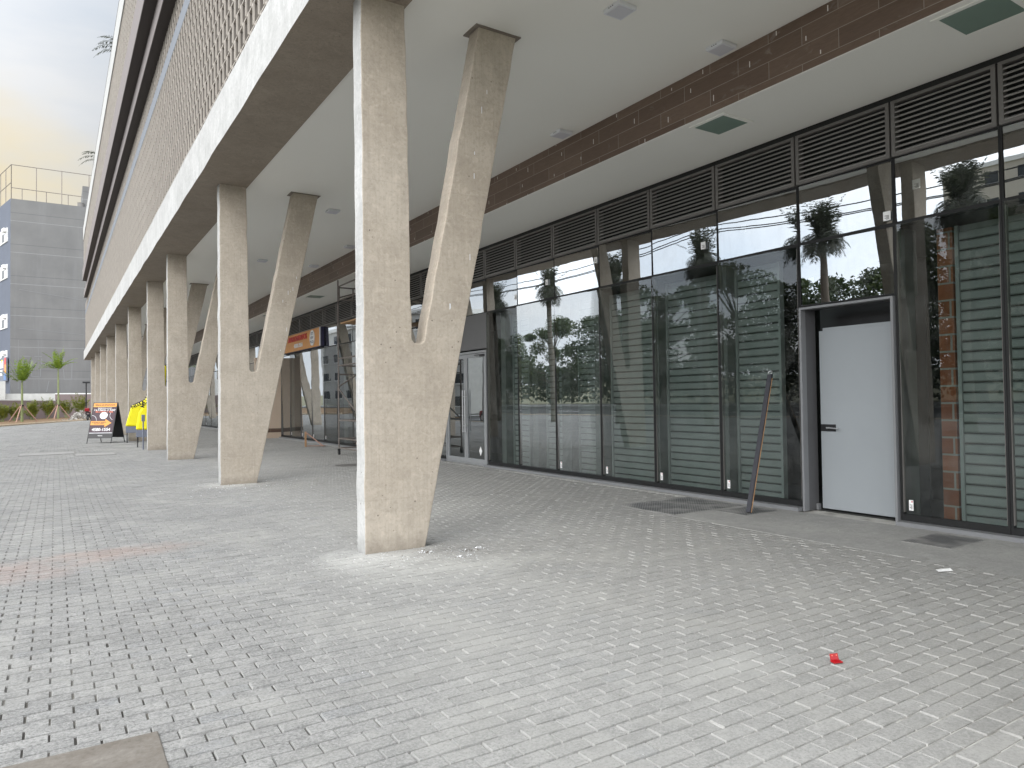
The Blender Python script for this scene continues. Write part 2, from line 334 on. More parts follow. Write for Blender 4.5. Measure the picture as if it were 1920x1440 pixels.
b = NB('far_ground'); c = b.mix(b.noise(.1, det=6), (.10, .12, .05), (.2, .17, .12)); M['far'] = b.fin(c, .95)
# steel chequer plate
b = NB('chequer_plate'); v = b.n('ShaderNodeTexWave', {'Vector': b.pos((1, 1, 0)), 'Scale': 14.0, 'Distortion': 0.0}, bands_direction='DIAGONAL').outputs[1]
v2 = b.n('ShaderNodeTexWave', {'Vector': b.pos((1, -1, 0)), 'Scale': 14.0}, bands_direction='DIAGONAL').outputs[1]
vv = b.math('MULTIPLY', v, v2); c = b.mix(b.ramp(vv, .4, .7), (.085, .087, .09), (.34, .34, .34)); c = b.mix(b.math('MULTIPLY', b.ramp(b.noise(3, det=6), .42, .66), .6), c, (.42, .41, .39))
M['chequer'] = b.fin(c, .6, b.bump(vv, .8, .004), .2)

# ------------------------------------------------------------------ mesh helpers
C = scene.collection
class MB:
    """collects polygons and links them as ONE mesh object"""
    def __init__(s): s.v = []; s.f = []; s.mi = []; s.sm = False
    def poly(s, pts, faces, mi=0):
        o = len(s.v); s.v += [tuple(p) for p in pts]
        s.f += [tuple(i+o for i in f) for f in faces]; s.mi += [mi]*len(faces); return s
    def box(s, x0, x1, y0, y1, z0, z1, mi=0, mat=None):
        p = [Vector((x, y, z)) for z in (z0, z1) for y in (y0, y1) for x in (x0, x1)]
        if mat is not None: p = [mat @ q for q in p]
        return s.poly(p, [(0, 2, 3, 1), (4, 5, 7, 6), (0, 1, 5, 4), (2, 6, 7, 3), (0, 4, 6, 2), (1, 3, 7, 5)], mi)
    def tube(s, a, c, r0, r1=None, n=8, mi=0, caps=True):
        a = Vector(a); c = Vector(c); r1 = r0 if r1 is None else r1; d = (c-a).normalized()
        u = d.orthogonal().normalized(); v = d.cross(u); P = []
        for q, r in ((a, r0), (c, r1)):
            for i in range(n): t = 2*math.pi*i/n; P.append(q+u*(r*math.cos(t))+v*(r*math.sin(t)))
        F = [(i, (i+1) % n, n+(i+1) % n, n+i) for i in range(n)]
        if caps: F += [tuple(range(n-1, -1, -1)), tuple(range(n, 2*n))]
        return s.poly(P, F, mi)
    def prism(s, prof, fn, a, c, mi=0):
        """prof: 2-D outline, fn(u,v,t)->3-D point, extruded t=a..c"""
        n = len(prof); P = [fn(u, v, a) for u, v in prof]+[fn(u, v, c) for u, v in prof]
        F = [tuple(range(n)), tuple(range(2*n-1, n-1, -1))]+[(i, n+i, n+(i+1) % n, (i+1) % n) for i in range(n)]
        return s.poly(P, F, mi)
    def lathe(s, prof, cx, cy, n=20, mi=0):
        P = [(cx+r*math.cos(2*math.pi*i/n), cy+r*math.sin(2*math.pi*i/n), z) for r, z in prof for i in range(n)]
        F = [(k*n+i, k*n+(i+1) % n, (k+1)*n+(i+1) % n, (k+1)*n+i) for k in range(len(prof)-1) for i in range(n)]
        F += [tuple(range(n-1, -1, -1)), tuple(range((len(prof)-1)*n, len(prof)*n))]
        return s.poly(P, F, mi)
    def build(s, name, mats, parent=None, bevel=0, smooth=False, fix=True):
        me = bpy.data.meshes.new(name); me.from_pydata(s.v, [], s.f)
        if not isinstance(mats, (list, tuple)): mats = [mats]
        for m in mats: me.materials.append(M[m] if isinstance(m, str) else m)
        if len(mats) > 1: me.polygons.foreach_set('material_index', s.mi)
        if fix:
            bm = bmesh.new(); bm.from_mesh(me); bmesh.ops.recalc_face_normals(bm, faces=bm.faces); bm.to_mesh(me); bm.free()
        if smooth: me.polygons.foreach_set('use_smooth', [True]*len(me.polygons))
        me.update(); o = bpy.data.objects.new(name, me); C.objects.link(o)
        if parent is not None: o.parent = parent
        if bevel:
            b = o.modifiers.new('bevel', 'BEVEL'); b.width = bevel; b.segments = 2; b.limit_method = 'ANGLE'; b.angle_limit = R(40)
        return o
def tag(o, label=None, cat=None, group=None, kind=None):
    for k, v in (('label', label), ('category', cat), ('group', group), ('kind', kind)):
        if v: o[k] = v
    return o
def thing(name, label, cat, loc=(0, 0, 0), rz=0, group=None):
    o = bpy.data.objects.new(name, None); C.objects.link(o); o.location = loc; o.rotation_euler = (0, 0, rz)
    o.empty_display_size = .2
    return tag(o, label, cat, group)
def struct(o): o['kind'] = 'structure'; return o
def copytree(o, parent=None, **k):
    c = o.copy(); C.objects.link(c)
    if parent is not None: c.parent = parent
    for ch in list(o.children): copytree(ch, c)
    for a, v in k.items():
        if a in ('label', 'group', 'category'): c[a] = v
        else: setattr(c, a, v)
    return c
def text(name, body, size, mat, parent, mw, ex=.002, align='CENTER', xs=1.0):
    """flat lettering: a text curve turned into a mesh; mw places its x/y plane"""
    cu = bpy.data.curves.new(name, 'FONT'); cu.body = body; cu.size = size; cu.align_x = align; cu.align_y = 'CENTER'; cu.extrude = ex; cu.resolution_u = 3
    cu.offset = size*.018
    t = bpy.data.objects.new('tmp', cu); C.objects.link(t)
    dg = bpy.context.evaluated_depsgraph_get(); dg.update()
    me = bpy.data.meshes.new_from_object(t.evaluated_get(dg)); bpy.data.objects.remove(t)
    me.transform(mw @ Matrix.Diagonal((xs, 1, 1, 1))); me.materials.clear(); me.materials.append(M[mat]); me.name = name
    o = bpy.data.objects.new(name, me); C.objects.link(o); o.parent = parent; return o

# ------------------------------------------------------------------ ground
o = MB().box(-400, 400, -300, 500, -2, -.16).build('ground', 'far'); struct(o)
o = MB().box(-18, -9.15, -60, 160, -.12, -.10).build('road', 'asphalt'); struct(o)
mk = MB()
for i in range(30): mk.box(-13.65, -13.5, -50+i*6, -47+i*6, -.1, -.096)
o = mk.build('road_marking', 'white'); struct(o)
o = MB().box(-21, -18.15, -60, 160, -.15, 0).build('far_pavement', 'apron'); struct(o)
o = MB().box(-9.15, -9.0, -12, 66, -.15, .012).build('kerb', 'kerb', bevel=.015); struct(o)
# joint bed below the pavers
Y0P, Y1P = -4.0, 83.0
o = MB().box(-9.0, 13.0, Y0P-.5, 110, -.09, -.0105).build('joint_bed', 'joint'); struct(o)
# individual concrete pavers, one mesh
L, Wd, gap, bev = .1988, .0994, .0046, .0045
PR = -.0032
rows = np.arange(int(Y0P/Wd), int(Y1P/Wd)); cols = np.arange(int(-9/L)+1, int(8.12/L)+1)
rr, cc = np.meshgrid(rows, cols, indexing='ij'); rr = rr.ravel(); cc = cc.ravel()
x0 = 2.7646 + cc*L + (rr % 2)*.5*L - 13*L; y0 = 1.8503 + rr*Wd
cxx, cyy = x0+L/2, y0+Wd/2
keep = (cxx > -8.85) & (cxx < 8.03) & ~((cxx > 6.66) & (cyy < 7.74)) & ~((cxx > -.9) & (cxx < .32) & (cyy > 2.50) & (cyy < 3.63))
# no pavers where the manhole covers lie or under the columns
for (ax, ay, bx_, by_) in ((.65, 25.05, 1.45, 26.15), (-.8, 26.35, .4, 27.55), (5.6, 16.1, 6.2, 16.7), (1.7, 31.1, 2.5, 31.75)):
    keep &= ~((cxx > ax) & (cxx < bx_) & (cyy > ay) & (cyy < by_))
keep &= (cyy < 66.6+3.16*(cxx+3.5)*1.0) | (cxx > -1e9) & (cyy < 64)
x0, y0, cyy, cxx = x0[keep], y0[keep], cyy[keep], cxx[keep]; n = len(x0)
jx, jy = rng.normal(0, .0013, n), rng.normal(0, .0009, n)
hx, hy = (L-gap)/2, (Wd-gap*1.15)/2
sx = np.array([-1, 1, 1, -1]); sy = np.array([-1, -1, 1, 1])
rot = rng.normal(0, .006, n)
undul = .004*np.sin(x0*1.1+1)*np.sin(y0*.9)
dz = rng.normal(0, .0015, n)+undul; tx = rng.normal(0, .008, n); ty = rng.normal(0, .013, n)
V = np.zeros((n, 8, 3), np.float32)
for k in range(8):
    top = k >= 4; a = sx[k % 4]*(hx-(bev if top else 0)); c2 = sy[k % 4]*(hy-(bev*.8 if top else 0))
    zz = (0 if top else -.015)+dz+a*tx+c2*ty
    V[:, k, 0] = x0+L/2+jx+a-c2*rot; V[:, k, 1] = y0+Wd/2+jy+c2+a*rot+PR*0; V[:, k, 2] = zz
FI = np.array([[4, 5, 6, 7], [0, 1, 5, 4], [1, 2, 6, 5], [2, 3, 7, 6], [3, 0, 4, 7]])
F = (np.arange(n)[:, None, None]*8+FI[None]).reshape(-1)
me = bpy.data.meshes.new('pavement'); me.vertices.add(n*8); me.vertices.foreach_set('co', V.reshape(-1))
me.loops.add(len(F)); me.loops.foreach_set('vertex_index', F.astype(np.int32))
nf = n*5; me.polygons.add(nf); me.polygons.foreach_set('loop_start', (np.arange(nf)*4).astype(np.int32)); me.polygons.foreach_set('loop_total', np.full(nf, 4, np.int32))
me.materials.append(M['paver']); me.update(calc_edges=True); me.polygons.foreach_set('use_smooth', [False]*nf)
at = me.attributes.new('tone', 'FLOAT', 'FACE'); at.data.foreach_set('value', np.repeat(rng.random(n).astype(np.float32), 5))
ar = me.attributes.new('arris', 'FLOAT', 'FACE'); ar.data.foreach_set('value', np.tile(np.array([0, .15, .5, .15, 1], np.float32), n))  # painted highlight: end bevels paler, the street-facing end most
o = bpy.data.objects.new('pavement', me); C.objects.link(o); struct(o)
# smooth apron by the doors, slab at the lower left, kerb strip at the glass foot
ap = MB(); ap.box(6.62, 8.16, -4, 7.72, -.03, .001)
o = ap.build('concrete_apron', 'apron', bevel=.004); struct(o)
o = MB().box(8.05, 8.16, 7.73, 74.5, -.03, .006).build('edge_strip', 'apron'); struct(o)
sb = MB(); sb.box(-.96, .40, 2.44, 3.67, -.03, .007)
o = tag(sb.build('cover_slab', 'slab', bevel=.006), 'rough stained concrete cover slab let into the pavers nearest the viewer', 'cover slab')
for i, (xa, xb, ya, yb, lab) in enumerate([(.5, 1.6, 24.95, 26.25, 'pale square manhole cover in front of the third and fourth columns'), (-.95, .55, 26.25, 27.65, 'flat rectangular manhole cover furthest out on the open paving'), (1.55, 2.65, 31.05, 31.85, 'narrow manhole cover behind the yellow banners')]):
    t = thing('manhole_cover', lab, 'manhole cover', ((xa+xb)/2, (ya+yb)/2, 0), 0, 'manhole covers in the paving')
    hx_, hy_ = (xb-xa)/2, (yb-ya)/2
    fr_ = MB()
    fr_.box(-hx_, hx_, -hy_, -hy_+.02, -.02, .0075).box(-hx_, hx_, hy_-.02, hy_, -.02, .0075).box(-hx_, -hx_+.02, -hy_+.02, hy_-.02, -.02, .0075).box(hx_-.02, hx_, -hy_+.02, hy_-.02, -.02, .0075)
    fr_.build('frame', 'alu_dark', t); MB().box(-hx_+.025, hx_-.025, -hy_+.025, hy_-.025, -.02, .006).build('lid', 'lid', t)
t = thing('round_drain_cover', 'round dark drain cover on the paving beyond the nearest column', 'drain cover', (5.9, 16.4, 0))
MB().lathe([(.5, -.02), (.5, .002)], 0, 0, 32).build('surround', 'lid', t)
MB().lathe([(.34, -.01), (.34, .006), (.31, .008)], 0, 0, 32).build('lid', 'alu_dark', t)
for (xa, xb, ya, yb, lab) in ((6.66, 8.03, 6.6, 7.66, 'large chequered steel floor grate on the apron left of the leaning plank'), (7.3, 8.02, 3.55, 4.05, 'small dark chequered floor grate in front of the pane right of the grey door'), (7.35, 8.0, 6.02, 6.5, 'worn chequered grate under the foot of the leaning plank')):
    t = thing('floor_grate', lab, 'floor grate', ((xa+xb)/2, (ya+yb)/2, 0), 0, 'steel floor grates by the shopfront')
    hx_, hy_ = (xb-xa)/2, (yb-ya)/2
    MB().box(-hx_, hx_, -hy_, hy_, -.01, .0045).build('rim', 'lid', t); MB().box(-hx_+.02, hx_-.02, -hy_+.02, hy_-.02, 0, .0075).build('plate', 'chequer', t)
# grit and dust crumbs near the columns : uncountable
g = MB()
def crumb(x, y, s):
    P = [Vector((x, y, .002))+Vector((random.uniform(-s, s), random.uniform(-s, s), random.uniform(0, s*1.2))) for _ in range(4)]
    g.poly(P, [(0, 1, 2), (0, 1, 3), (1, 2, 3), (0, 2, 3)], 1 if random.random() < .35 else 0)
for _ in range(500):
    crumb(random.gauss(3.1, .55), random.gauss(6.35, .3), random.uniform(.002, .008))
for _ in range(400): crumb(random.uniform(1, 8), random.uniform(2, 12), random.uniform(.0015, .005))
for _ in range(300): crumb(random.gauss(3, .7), random.gauss(13.7, .6), random.uniform(.004, .014))
for cx_, cy_ in ((3.42, 6.25), (3.3, 6.05), (3.62, 6.3), (3.1, 6.45)):
    for _ in range(26): crumb(random.gauss(cx_, .05), random.gauss(cy_, .04), random.uniform(.006, .018))
o = g.build('grit', ['whitep', 'bark'], fix=False); tag(o, 'scattered grit and mortar crumbs on the paving', 'grit', kind='stuff')

# ------------------------------------------------------------------ the building
bd = thing('commercial_building', 'long concrete building raised on V shaped columns with lattice screen above a glazed ground floor', 'building', (2.57, 6.7, 0))
BO = Vector((2.57, 6.7, 0))
def bp(mb, name, mats, bevel=0, smooth=False, label=None, parent=None):
    """a part of the building (world coordinates moved to its base)"""
    if parent is None: mb.v = [(x-BO.x, y-BO.y, z-BO.z) for x, y, z in mb.v]
    o = mb.build(name, mats, parent or bd, bevel, smooth)
    if label: o['label'] = label
    return o
def sub(mb, name, mats, parent, bevel=0):
    mb.v = [(x-BO.x, y-BO.y, z-BO.z) for x, y, z in mb.v]; return mb.build(name, mats, parent, bevel)
YE = 74.5; YS = -9.0; ZB = 5.60; ZC = 5.64
def wob(a, c, step, amp): return max(2, int(abs(c-a)/step))
# fascia beam : subdivided strip with a slightly wavy lower arris
def beam():
    m = MB(); n = int((YE-YS)/.35); ys = [YS+(YE-YS)*i/n for i in range(n+1)]
    ring = []
    for y in ys:
        a = .006*math.sin(y*1.7)+.005*math.sin(y*4.1+1); c_ = .004*math.sin(y*2.3+2)
        ring.append([(2.17+c_, y, ZB+a), (2.17+c_*.5, y, 6.37+a*.5), (2.6, y, 6.37), (3.07, y, 6.2), (3.07, y, ZB)])
    k = 5
    for r_ in ring: m.v += r_
    for i in range(n):
        for j in range(k):
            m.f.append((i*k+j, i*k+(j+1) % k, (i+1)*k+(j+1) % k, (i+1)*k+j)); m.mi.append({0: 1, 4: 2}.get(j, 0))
    m.f += [tuple(range(k)), tuple(range(n*k+k-1, n*k-1, -1))]; m.mi += [0, 0]
    return m
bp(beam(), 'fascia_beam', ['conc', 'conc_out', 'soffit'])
bp(MB().box(3.085, 6.84, YS, YE, ZC, ZC+.1), 'ceiling', 'ceiling')
bp(MB().box(6.842, 6.90, YS, YE, 5.03, ZC-.001), 'tile_band', 'tiles')
bp(MB().box(6.846, 8.42, YS, YE, 5.022, 5.029).box(6.9, 8.6, YS, YE, 5.03, 5.8), 'lower_ceiling', 'ceil_low')
# columns
YP = [6.72, 14.0, 21.28, 26.28, 33.56, 40.84, 48.12, 55.4, 62.68, 69.96]
YP0 = [-.56, -7.8]
def column(Y, th=.22, seed=0):
    rd = random.Random(seed)
    def edge(a, c, st=.22, am=.0035):
        n_ = max(1, int((Vector(c)-Vector(a)).length/st)); d = Vector((c[0]-a[0], c[1]-a[1])).normalized(); q = Vector((-d.y, d.x))
        out = []
        for i in range(n_):
            p = Vector(a)+(Vector(c)-Vector(a))*i/n_
            if i: p += q*rd.gauss(0, am)
            out.append((p.x, p.y))
        return out
    A = [(0, -.02), (.65, -.02), (1.86, ZC), (1.37, ZC), (.665, 2.13), (.63, 2.10), (.56, 2.10), (.525, 2.14), (.48, ZB+.02), (0, ZB+.02)]
    A = [Vector(a) for a in A]; prof = []
    for i in range(len(A)):
        a, c_ = A[i], A[(i+1) % len(A)]
        prof += edge(a, c_) if (c_-a).length > .4 else [(a.x, a.y)]
    m = MB(); n_ = len(prof)
    # split body in three convex-ish pieces sharing outline is unnecessary: n-gon faces triangulate well
    m.prism(prof, lambda u, v, t: (2.57+u, Y+t, v), 0, th)
    # outer face (u~0) gets the paler, greyer concrete
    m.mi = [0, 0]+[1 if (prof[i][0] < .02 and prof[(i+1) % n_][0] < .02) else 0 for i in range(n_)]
    return m
for i, Y in enumerate(YP0+YP):
    lab = None
    m = column(Y, seed=i)
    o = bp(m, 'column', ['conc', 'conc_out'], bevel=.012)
    pl = MB(); pl.box(3.885, 4.47, Y-.035, Y+.265, ZC-.014, ZC-.002); sub(pl, 'head_plate', 'plate', o)
    if i in (2, 3):
        rd = random.Random(i+40)
        for _ in range(7):
            z = rd.uniform(2.4, 5.2); u = .645+z*.215+rd.uniform(-.3, -.05)+.04; sc = MB(); sc.box(2.57+u-.004, 2.57+u+.004, Y-.0025, Y+.002, z, z+rd.uniform(.015, .09)); sub(sc, 'paint_drip', 'whitep', o)
    o['label'] = 'V shaped raw concrete column'
# upper storeys --------------------------------------------------------------
XC = 2.30
def lattice(y0, y1, z0, z1, cw, ch, x0, dep, name, mats='cobogo', diag=True):
    m = MB(); nr = max(1, round((z1-z0)/ch)); nc = int((y1-y0)/cw); chh = (z1-z0)/nr; t = .022
    for r_ in range(nr+1):
        z = z0+r_*chh; m.box(x0, x0+dep, y0, y1, z-t/2, z+t/2)
    for r_ in range(nr):
        za, zb = z0+r_*chh+t/2, z0+(r_+1)*chh-t/2; offs = (r_ % 2)*cw*.5
        for c_ in range(nc):
            y = y0+c_*cw+offs
            m.box(x0+.012, x0+dep-.003, y-.010, y+.010, za, zb, 1).box(x0-.014, x0+.0115, y-.014, y+.014, za-.001, zb+.001)  # lighter front strip, darker fin sides: light and shade put into the tones
            if diag:   # oblique blade filling half of the cell
                yb = y+.014; ye = y+cw*.93
                P = [(x0+.03, yb, za), (x0+dep-.01, ye, za), (x0+dep+.01, ye, za), (x0+.05, yb, za)]
                lean = random.uniform(.35, 1.0) if (c_*7+r_*3) % 3 else 1
                zt = zb-(zb-za)*.30
                m.poly(P+[(x, yy, zt if k in (1, 2) else zb-.002) for k, (x, yy, z) in enumerate(P)], [(0, 1, 2, 3), (7, 6, 5, 4), (0, 4, 5, 1), (1, 5, 6, 2), (2, 6, 7, 3), (3, 7, 4, 0)], 1)
    return bp(m, name, [mats, 'blade'])
bp(MB().box(2.62, 2.75, YS, YE, 6.38, 11.1), 'wall', 'lattice_back', label='wall behind the lattice screen, coloured dark for the shade in its openings')
lattice(3.0, YE, 6.375, 9.655, .30, .328, XC, .20, 'lattice_screen')
bp(MB().box(XC-.01, 2.62, YS, YE, 9.665, 10.03), 'spandrel_band', 'bluegrey')
lattice(8.0, YE, 10.04, 10.62, .30, .29, XC, .20, 'lattice_screen', diag=False)
bp(MB().box(2.045, 2.62, YS, 70.0, 10.64, 11.13, 1).box(2.06, 2.6, YS, 70.0, 10.632, 10.64, 0), 'lower_canopy', ['darkband', 'mauve'])
bp(MB().box(1.775, 2.6, YS, 64.0, 11.142, 11.98, 1).box(1.79, 2.6, YS, 64.0, 11.132, 11.142, 0), 'upper_canopy', ['darkband', 'mauve'])
bp(MB().box(2.0, 2.1, YS, 62, 11.99, 13.9), 'wall', 'lattice_back', label='wall behind the upper lattice screen, coloured dark for the shade in its openings')
lattice(12.0, 62.0, 11.99, 13.84, .30, .264, 1.80, .14, 'lattice_screen', diag=False)
bp(MB().box(1.76, 2.1, YS, 62.0, 13.85, 14.75), 'parapet', 'parapet')
bp(MB().box(2.10, 20, YS, 62.0, 11.98, 14.3).box(2.75, 20, YS, YE, 5.85, 11.97), 'upper_block', 'lattice_back')
hr = MB(); hr.tube((1.80, 14, 15.0), (1.80, 62, 15.0), .02)
for i in range(17): hr.tube((1.80, 14+i*3, 14.74), (1.80, 14+i*3, 15.0), .018, n=6)
bp(hr, 'roof_rail', 'alu_dark')

# ---- shopfront --------------------------------------------------------------
XF = 8.32
ys_near = [-5.0, -3.6, -2.3, -1.1, .1, 1.25, 2.3, 3.44, 4.57, 5.85, 7.21, 8.59, 9.95, 11.32, 12.66, 13.96, 16.0]
ys_mid = [16.0+6.67/5*i for i in range(1, 6)]+[24.2, 25.65, 27.12, 28.59, 30.12, 31.45]
ys_far = [33.7+2.04*i for i in range(21)]
ZT1, ZT2, ZL = 3.51, 4.26, 4.945
def yawpt(x, y, c0, ang):   # rotate about vertical axis through c0
    dx, dy = x-c0[0], y-c0[1]; ca, sa = math.cos(ang), math.sin(ang); return (c0[0]+dx*ca-dy*sa, c0[1]+dx*sa+dy*ca)
def pane(y0, y1, z0, z1, ang):
    m = MB(); c0 = (XF-.01, (y0+y1)/2)
    q = [yawpt(x, y, c0, ang) for x, y in ((XF-.014, y0+.03), (XF-.014, y1-.03), (XF-.006, y1-.03), (XF-.006, y0+.03))]
    tl = -math.tan(R(1.15)); zm = (z0+z1)/2; P = [(x+(z0-zm)*tl, y, z0) for x, y in q]+[(x+(z1-zm)*tl, y, z1) for x, y in q]
    # single sheet so that nothing reflects twice
    return m.poly([P[0], P[1], P[5], P[4]], [(0, 3, 2, 1)])
def frame(y0, y1, z0, z1, w=.035, dx0=.05, dx1=.03, bot=None):
    m = MB(); bt = w if bot is None else bot
    m.box(XF-dx0, XF+dx1, y0+.002, y0+w, z0, z1).box(XF-dx0, XF+dx1, y1-w, y1-.002, z0, z1)
    m.box(XF-dx0+.002, XF+dx1, y0+w, y1-w, z1-w, z1).box(XF-dx0+.002, XF+dx1, y0+w, y1-w, z0, z0+bt); return m
def louvre(y0, y1):
    m = MB(); z0, z1 = ZT2+.03, ZL; w = .045
    m.box(XF-.07, XF+.04, y0+.012, y0+w+.012, z0, z1, 1).box(XF-.07, XF+.04, y1-w-.012, y1-.012, z0, z1, 1)
    m.box(XF-.068, XF+.04, y0+w+.012, y1-w-.012, z1-.035, z1, 1).box(XF-.068, XF+.04, y0+w+.012, y1-w-.012, z0, z0+.035, 1)
    nS = 10; p = (z1-z0-.07)/nS
    for i in range(nS):
        zc = z0+.035+p*(i+.5)
        P = [(XF-.065, zc-p*.46), (XF-.05, zc-p*.46), (XF+.02, zc+p*.34), (XF+.005, zc+p*.36), (XF-.062, zc-p*.2)]
        m.prism([(P[0][0], P[0][1]), (P[1][0], P[1][1]), (P[2][0], P[2][1]), (P[3][0], P[3][1]), (P[4][0], P[4][1])], lambda u, v, t: (u, t, v), y0+w+.012, y1-w-.012)
    return m
def sticker(win, y, z, wd=.05, hh=.12, red=True):
    s = MB(); s.box(XF-.0655, XF-.0635, y-wd/2, y+wd/2, z, z+hh, 0)
    for k in range(4): s.box(XF-.067, XF-.0655, y-wd*.3, y+wd*(.3 if k % 2 else .1), z+hh*(.15+.12*k), z+hh*(.2+.12*k), 1)
    if red: s.box(XF-.067, XF-.0655, y-wd*.35, y-wd*.1, z+hh*.78, z+hh*.92, 2)
    s.v = [(x+.045, yy, zz) for x, yy, zz in s.v]
    sub(s, 'sticker', ['white', 'ink', 'redt'], win)
STK_L = {3.44: 4.44, 7.21: 7.11, 5.85: 7.09, 8.59: 8.5, 9.95: 9.84, 7.2: 8.5}
STK_U = {3.44: (4.31, 3.86), 4.57: (4.66, 3.57), 5.85: (6.74, 3.86), 7.21: (7.5, 3.76), 9.95: (10.06, 3.98), 12.66: (12.75, 3.65), 11.32: (11.6, 3.8)}
def bay(y0, y1, kind='full', far=False):
    ang = R(1.5 if y1 < 6 else 2.6) if not far else R(1.9)
    if kind == 'full':
        w_ = bp(frame(y0, y1, .05, ZT1, .026, .035, .03, .07), 'window', 'gasket', label='tall lower shopfront window with dusty tinted glass' if not far else None)
        g_ = pane(y0, y1, .12, ZT1-.02, ang); sub(g_, 'glass', 'glass_far' if far else 'glass_low', w_)
        lin = MB(); zf = XF-.052
        for a, c_ in ((y0+.027, y0+.035), (y1-.035, y1-.027)): lin.box(XF-.03, XF+.02, a, c_, .145, ZT1-.05)
        sub(lin, 'glazing_bead', 'alu_dark', w_)
        k = {5.85: 7.1, 7.21: 8.47, 8.59: 9.83, 9.95: 11.2, 3.44: 4.46}.get(round(y0, 2))
        if k: sticker(w_, k, .17)
        if far and random.random() < .5: sticker(w_, y1-.12, .17)
    # sill
    if kind != 'doorhole' and kind != 'entrance':
        bp(MB().box(XF-.16, XF+.02, y0, y1, 0, .046), 'sill', 'sill')
    zt0 = ZT1
    if kind == 'doorhole':   # an extra transom pane between door head and the ZT1 line
        w_ = bp(frame(y0, y1, 2.68, ZT1, .02, .03), 'window', 'gasket', label='square window directly above the grey door')
        sub(pane(y0, y1, 2.7, ZT1-.02, ang), 'glass', 'glass_up', w_); sticker(w_, 5.68, 2.93, .07, .12, False)
    if kind == 'entrance':
        bp(MB().box(XF-.03, XF+.03, y0+.02, y1-.02, 2.70, ZT1), 'blank_panel', 'panel')
    w_ = bp(frame(y0, y1, ZT1, ZT2+.03, .02, .03), 'window', 'gasket', label='upper transom window mirroring the sky')
    sub(pane(y0, y1, ZT1+.02, ZT2+.01, ang), 'glass', 'glass_up', w_)
    k = STK_U.get(round(y0, 2))
    if k: sticker(w_, k[0], k[1], .09, .11, False)
    bp(louvre(y0, y1), 'louvre_panel', ['slat', 'alu_dark'])
for a, c_ in zip(ys_near[:-1], ys_near[1:]):
    k = 'full'
    if abs(a-4.57) < .01: k = 'doorhole'
    if abs(a-13.96) < .01: k = 'entrance'
    bay(a, c_, k)
seq = [16.0]+ys_mid
for a, c_ in zip(seq[:-1], seq[1:]): bay(a, c_, far=True)
bay(31.45, 33.7, far=True)
for a, c_ in zip(ys_far[:-1], ys_far[1:]): bay(a, c_, far=True)
# black top channel between louvre heads and the ceiling
bp(MB().box(XF-.04, XF+.04, YS, YE, ZL+.004, 5.021), 'head_channel', 'gasket')
# interior
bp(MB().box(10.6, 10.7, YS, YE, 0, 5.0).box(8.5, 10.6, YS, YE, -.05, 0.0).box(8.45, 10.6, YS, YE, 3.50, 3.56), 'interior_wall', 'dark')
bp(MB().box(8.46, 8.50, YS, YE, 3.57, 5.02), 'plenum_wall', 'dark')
def shutter(y0, y1, z1=3.45, x=8.80):
    m = MB(); p = .117; n_ = int(z1/p)
    m.box(x+.02, x+.05, y0, y1, 0, z1)
    for i in range(n_):
        z = i*p; m.poly([(x+.018, y0, z), (x, y0, z+.02), (x, y0, z+p-.022), (x+.018, y0, z+p-.004), (x+.018, y1, z), (x, y1, z+.02), (x, y1, z+p-.022), (x+.018, y1, z+p-.004)], [(0, 4, 5, 1), (1, 5, 6, 2), (2, 6, 7, 3)])
    for i in range(1, n_): m.box(x-.004, x+.019, y0, y1, i*p-.004, i*p+.006, 1)
    m.box(x-.03, x+.06, y0-.04, y0, 0, z1).box(x-.03, x+.06, y1, y1+.04, 0, z1)
    return m
for y0, y1 in ((-4.2, -1.6), (-.9, 1.6), (2.0, 3.05), (3.35, 4.10), (6.55, 7.28), (7.6, 8.75), (9.0, 10.2), (10.55, 11.2), (11.65, 12.3), (13.0, 13.6)):
    bp(shutter(y0, y1), 'roller_shutter', ['shutter', 'dark'])
for y0, y1 in ((4.62, 4.80), (7.33, 7.52), (8.80, 8.94), (10.27, 10.50), (11.25, 11.55), (12.4, 12.6), (13.66, 13.85), (1.68, 1.9), (17.2, 17.6), (24.0, 24.4), (30.6, 31.2)):
    bp(MB().box(8.60, 8.86, y0, y1, 0, 3.5), 'pier', 'pierc', label='inner pier behind the glass')
bp(MB().box(8.78, 9.1, 4.17, 4.34, 0, 3.45), 'brick_pier', 'redbrick', label='bare orange hollow brick pier behind the glass right of the door')
m = MB(); m.box(7.2, XF-.06, 31.46, 31.7, .42, 3.45, 0).box(7.19, XF-.06, 31.45, 31.7, .25, .415, 1).box(7.2, XF-.06, 31.46, 31.7, 0, .245, 0)
bp(m, 'side_wall', ['beige', 'beigebase'], label='beige rendered wall end with a brown tile skirting')
# hatches in the lower ceiling
for i, (x0_, x1_, y0_, y1_) in enumerate([(7.0, 7.47, 5.96, 6.44), (6.98, 7.5, 2.86, 3.38), (7.0, 7.5, 23.0, 23.6), (7.0, 7.47, 12.2, 12.7), (7.0, 7.47, 29, 29.5)]):
    if i == 3: continue
    h_ = MB(); h_.box(x0_-.05, x1_+.05, y0_-.05, y0_, 5.010, 5.0215).box(x0_-.05, x1_+.05, y1_, y1_+.05, 5.010, 5.0215).box(x0_-.05, x0_, y0_, y1_, 5.010, 5.0215).box(x1_, x1_+.05, y0_, y1_, 5.010, 5.0215)
    o = bp(h_, 'ceiling_hatch', 'ceil_low', label='square ceiling hatch with green glass'); sub(MB().box(x0_, x1_, y0_, y1_, 5.014, 5.0212), 'pane', 'hatch', o)

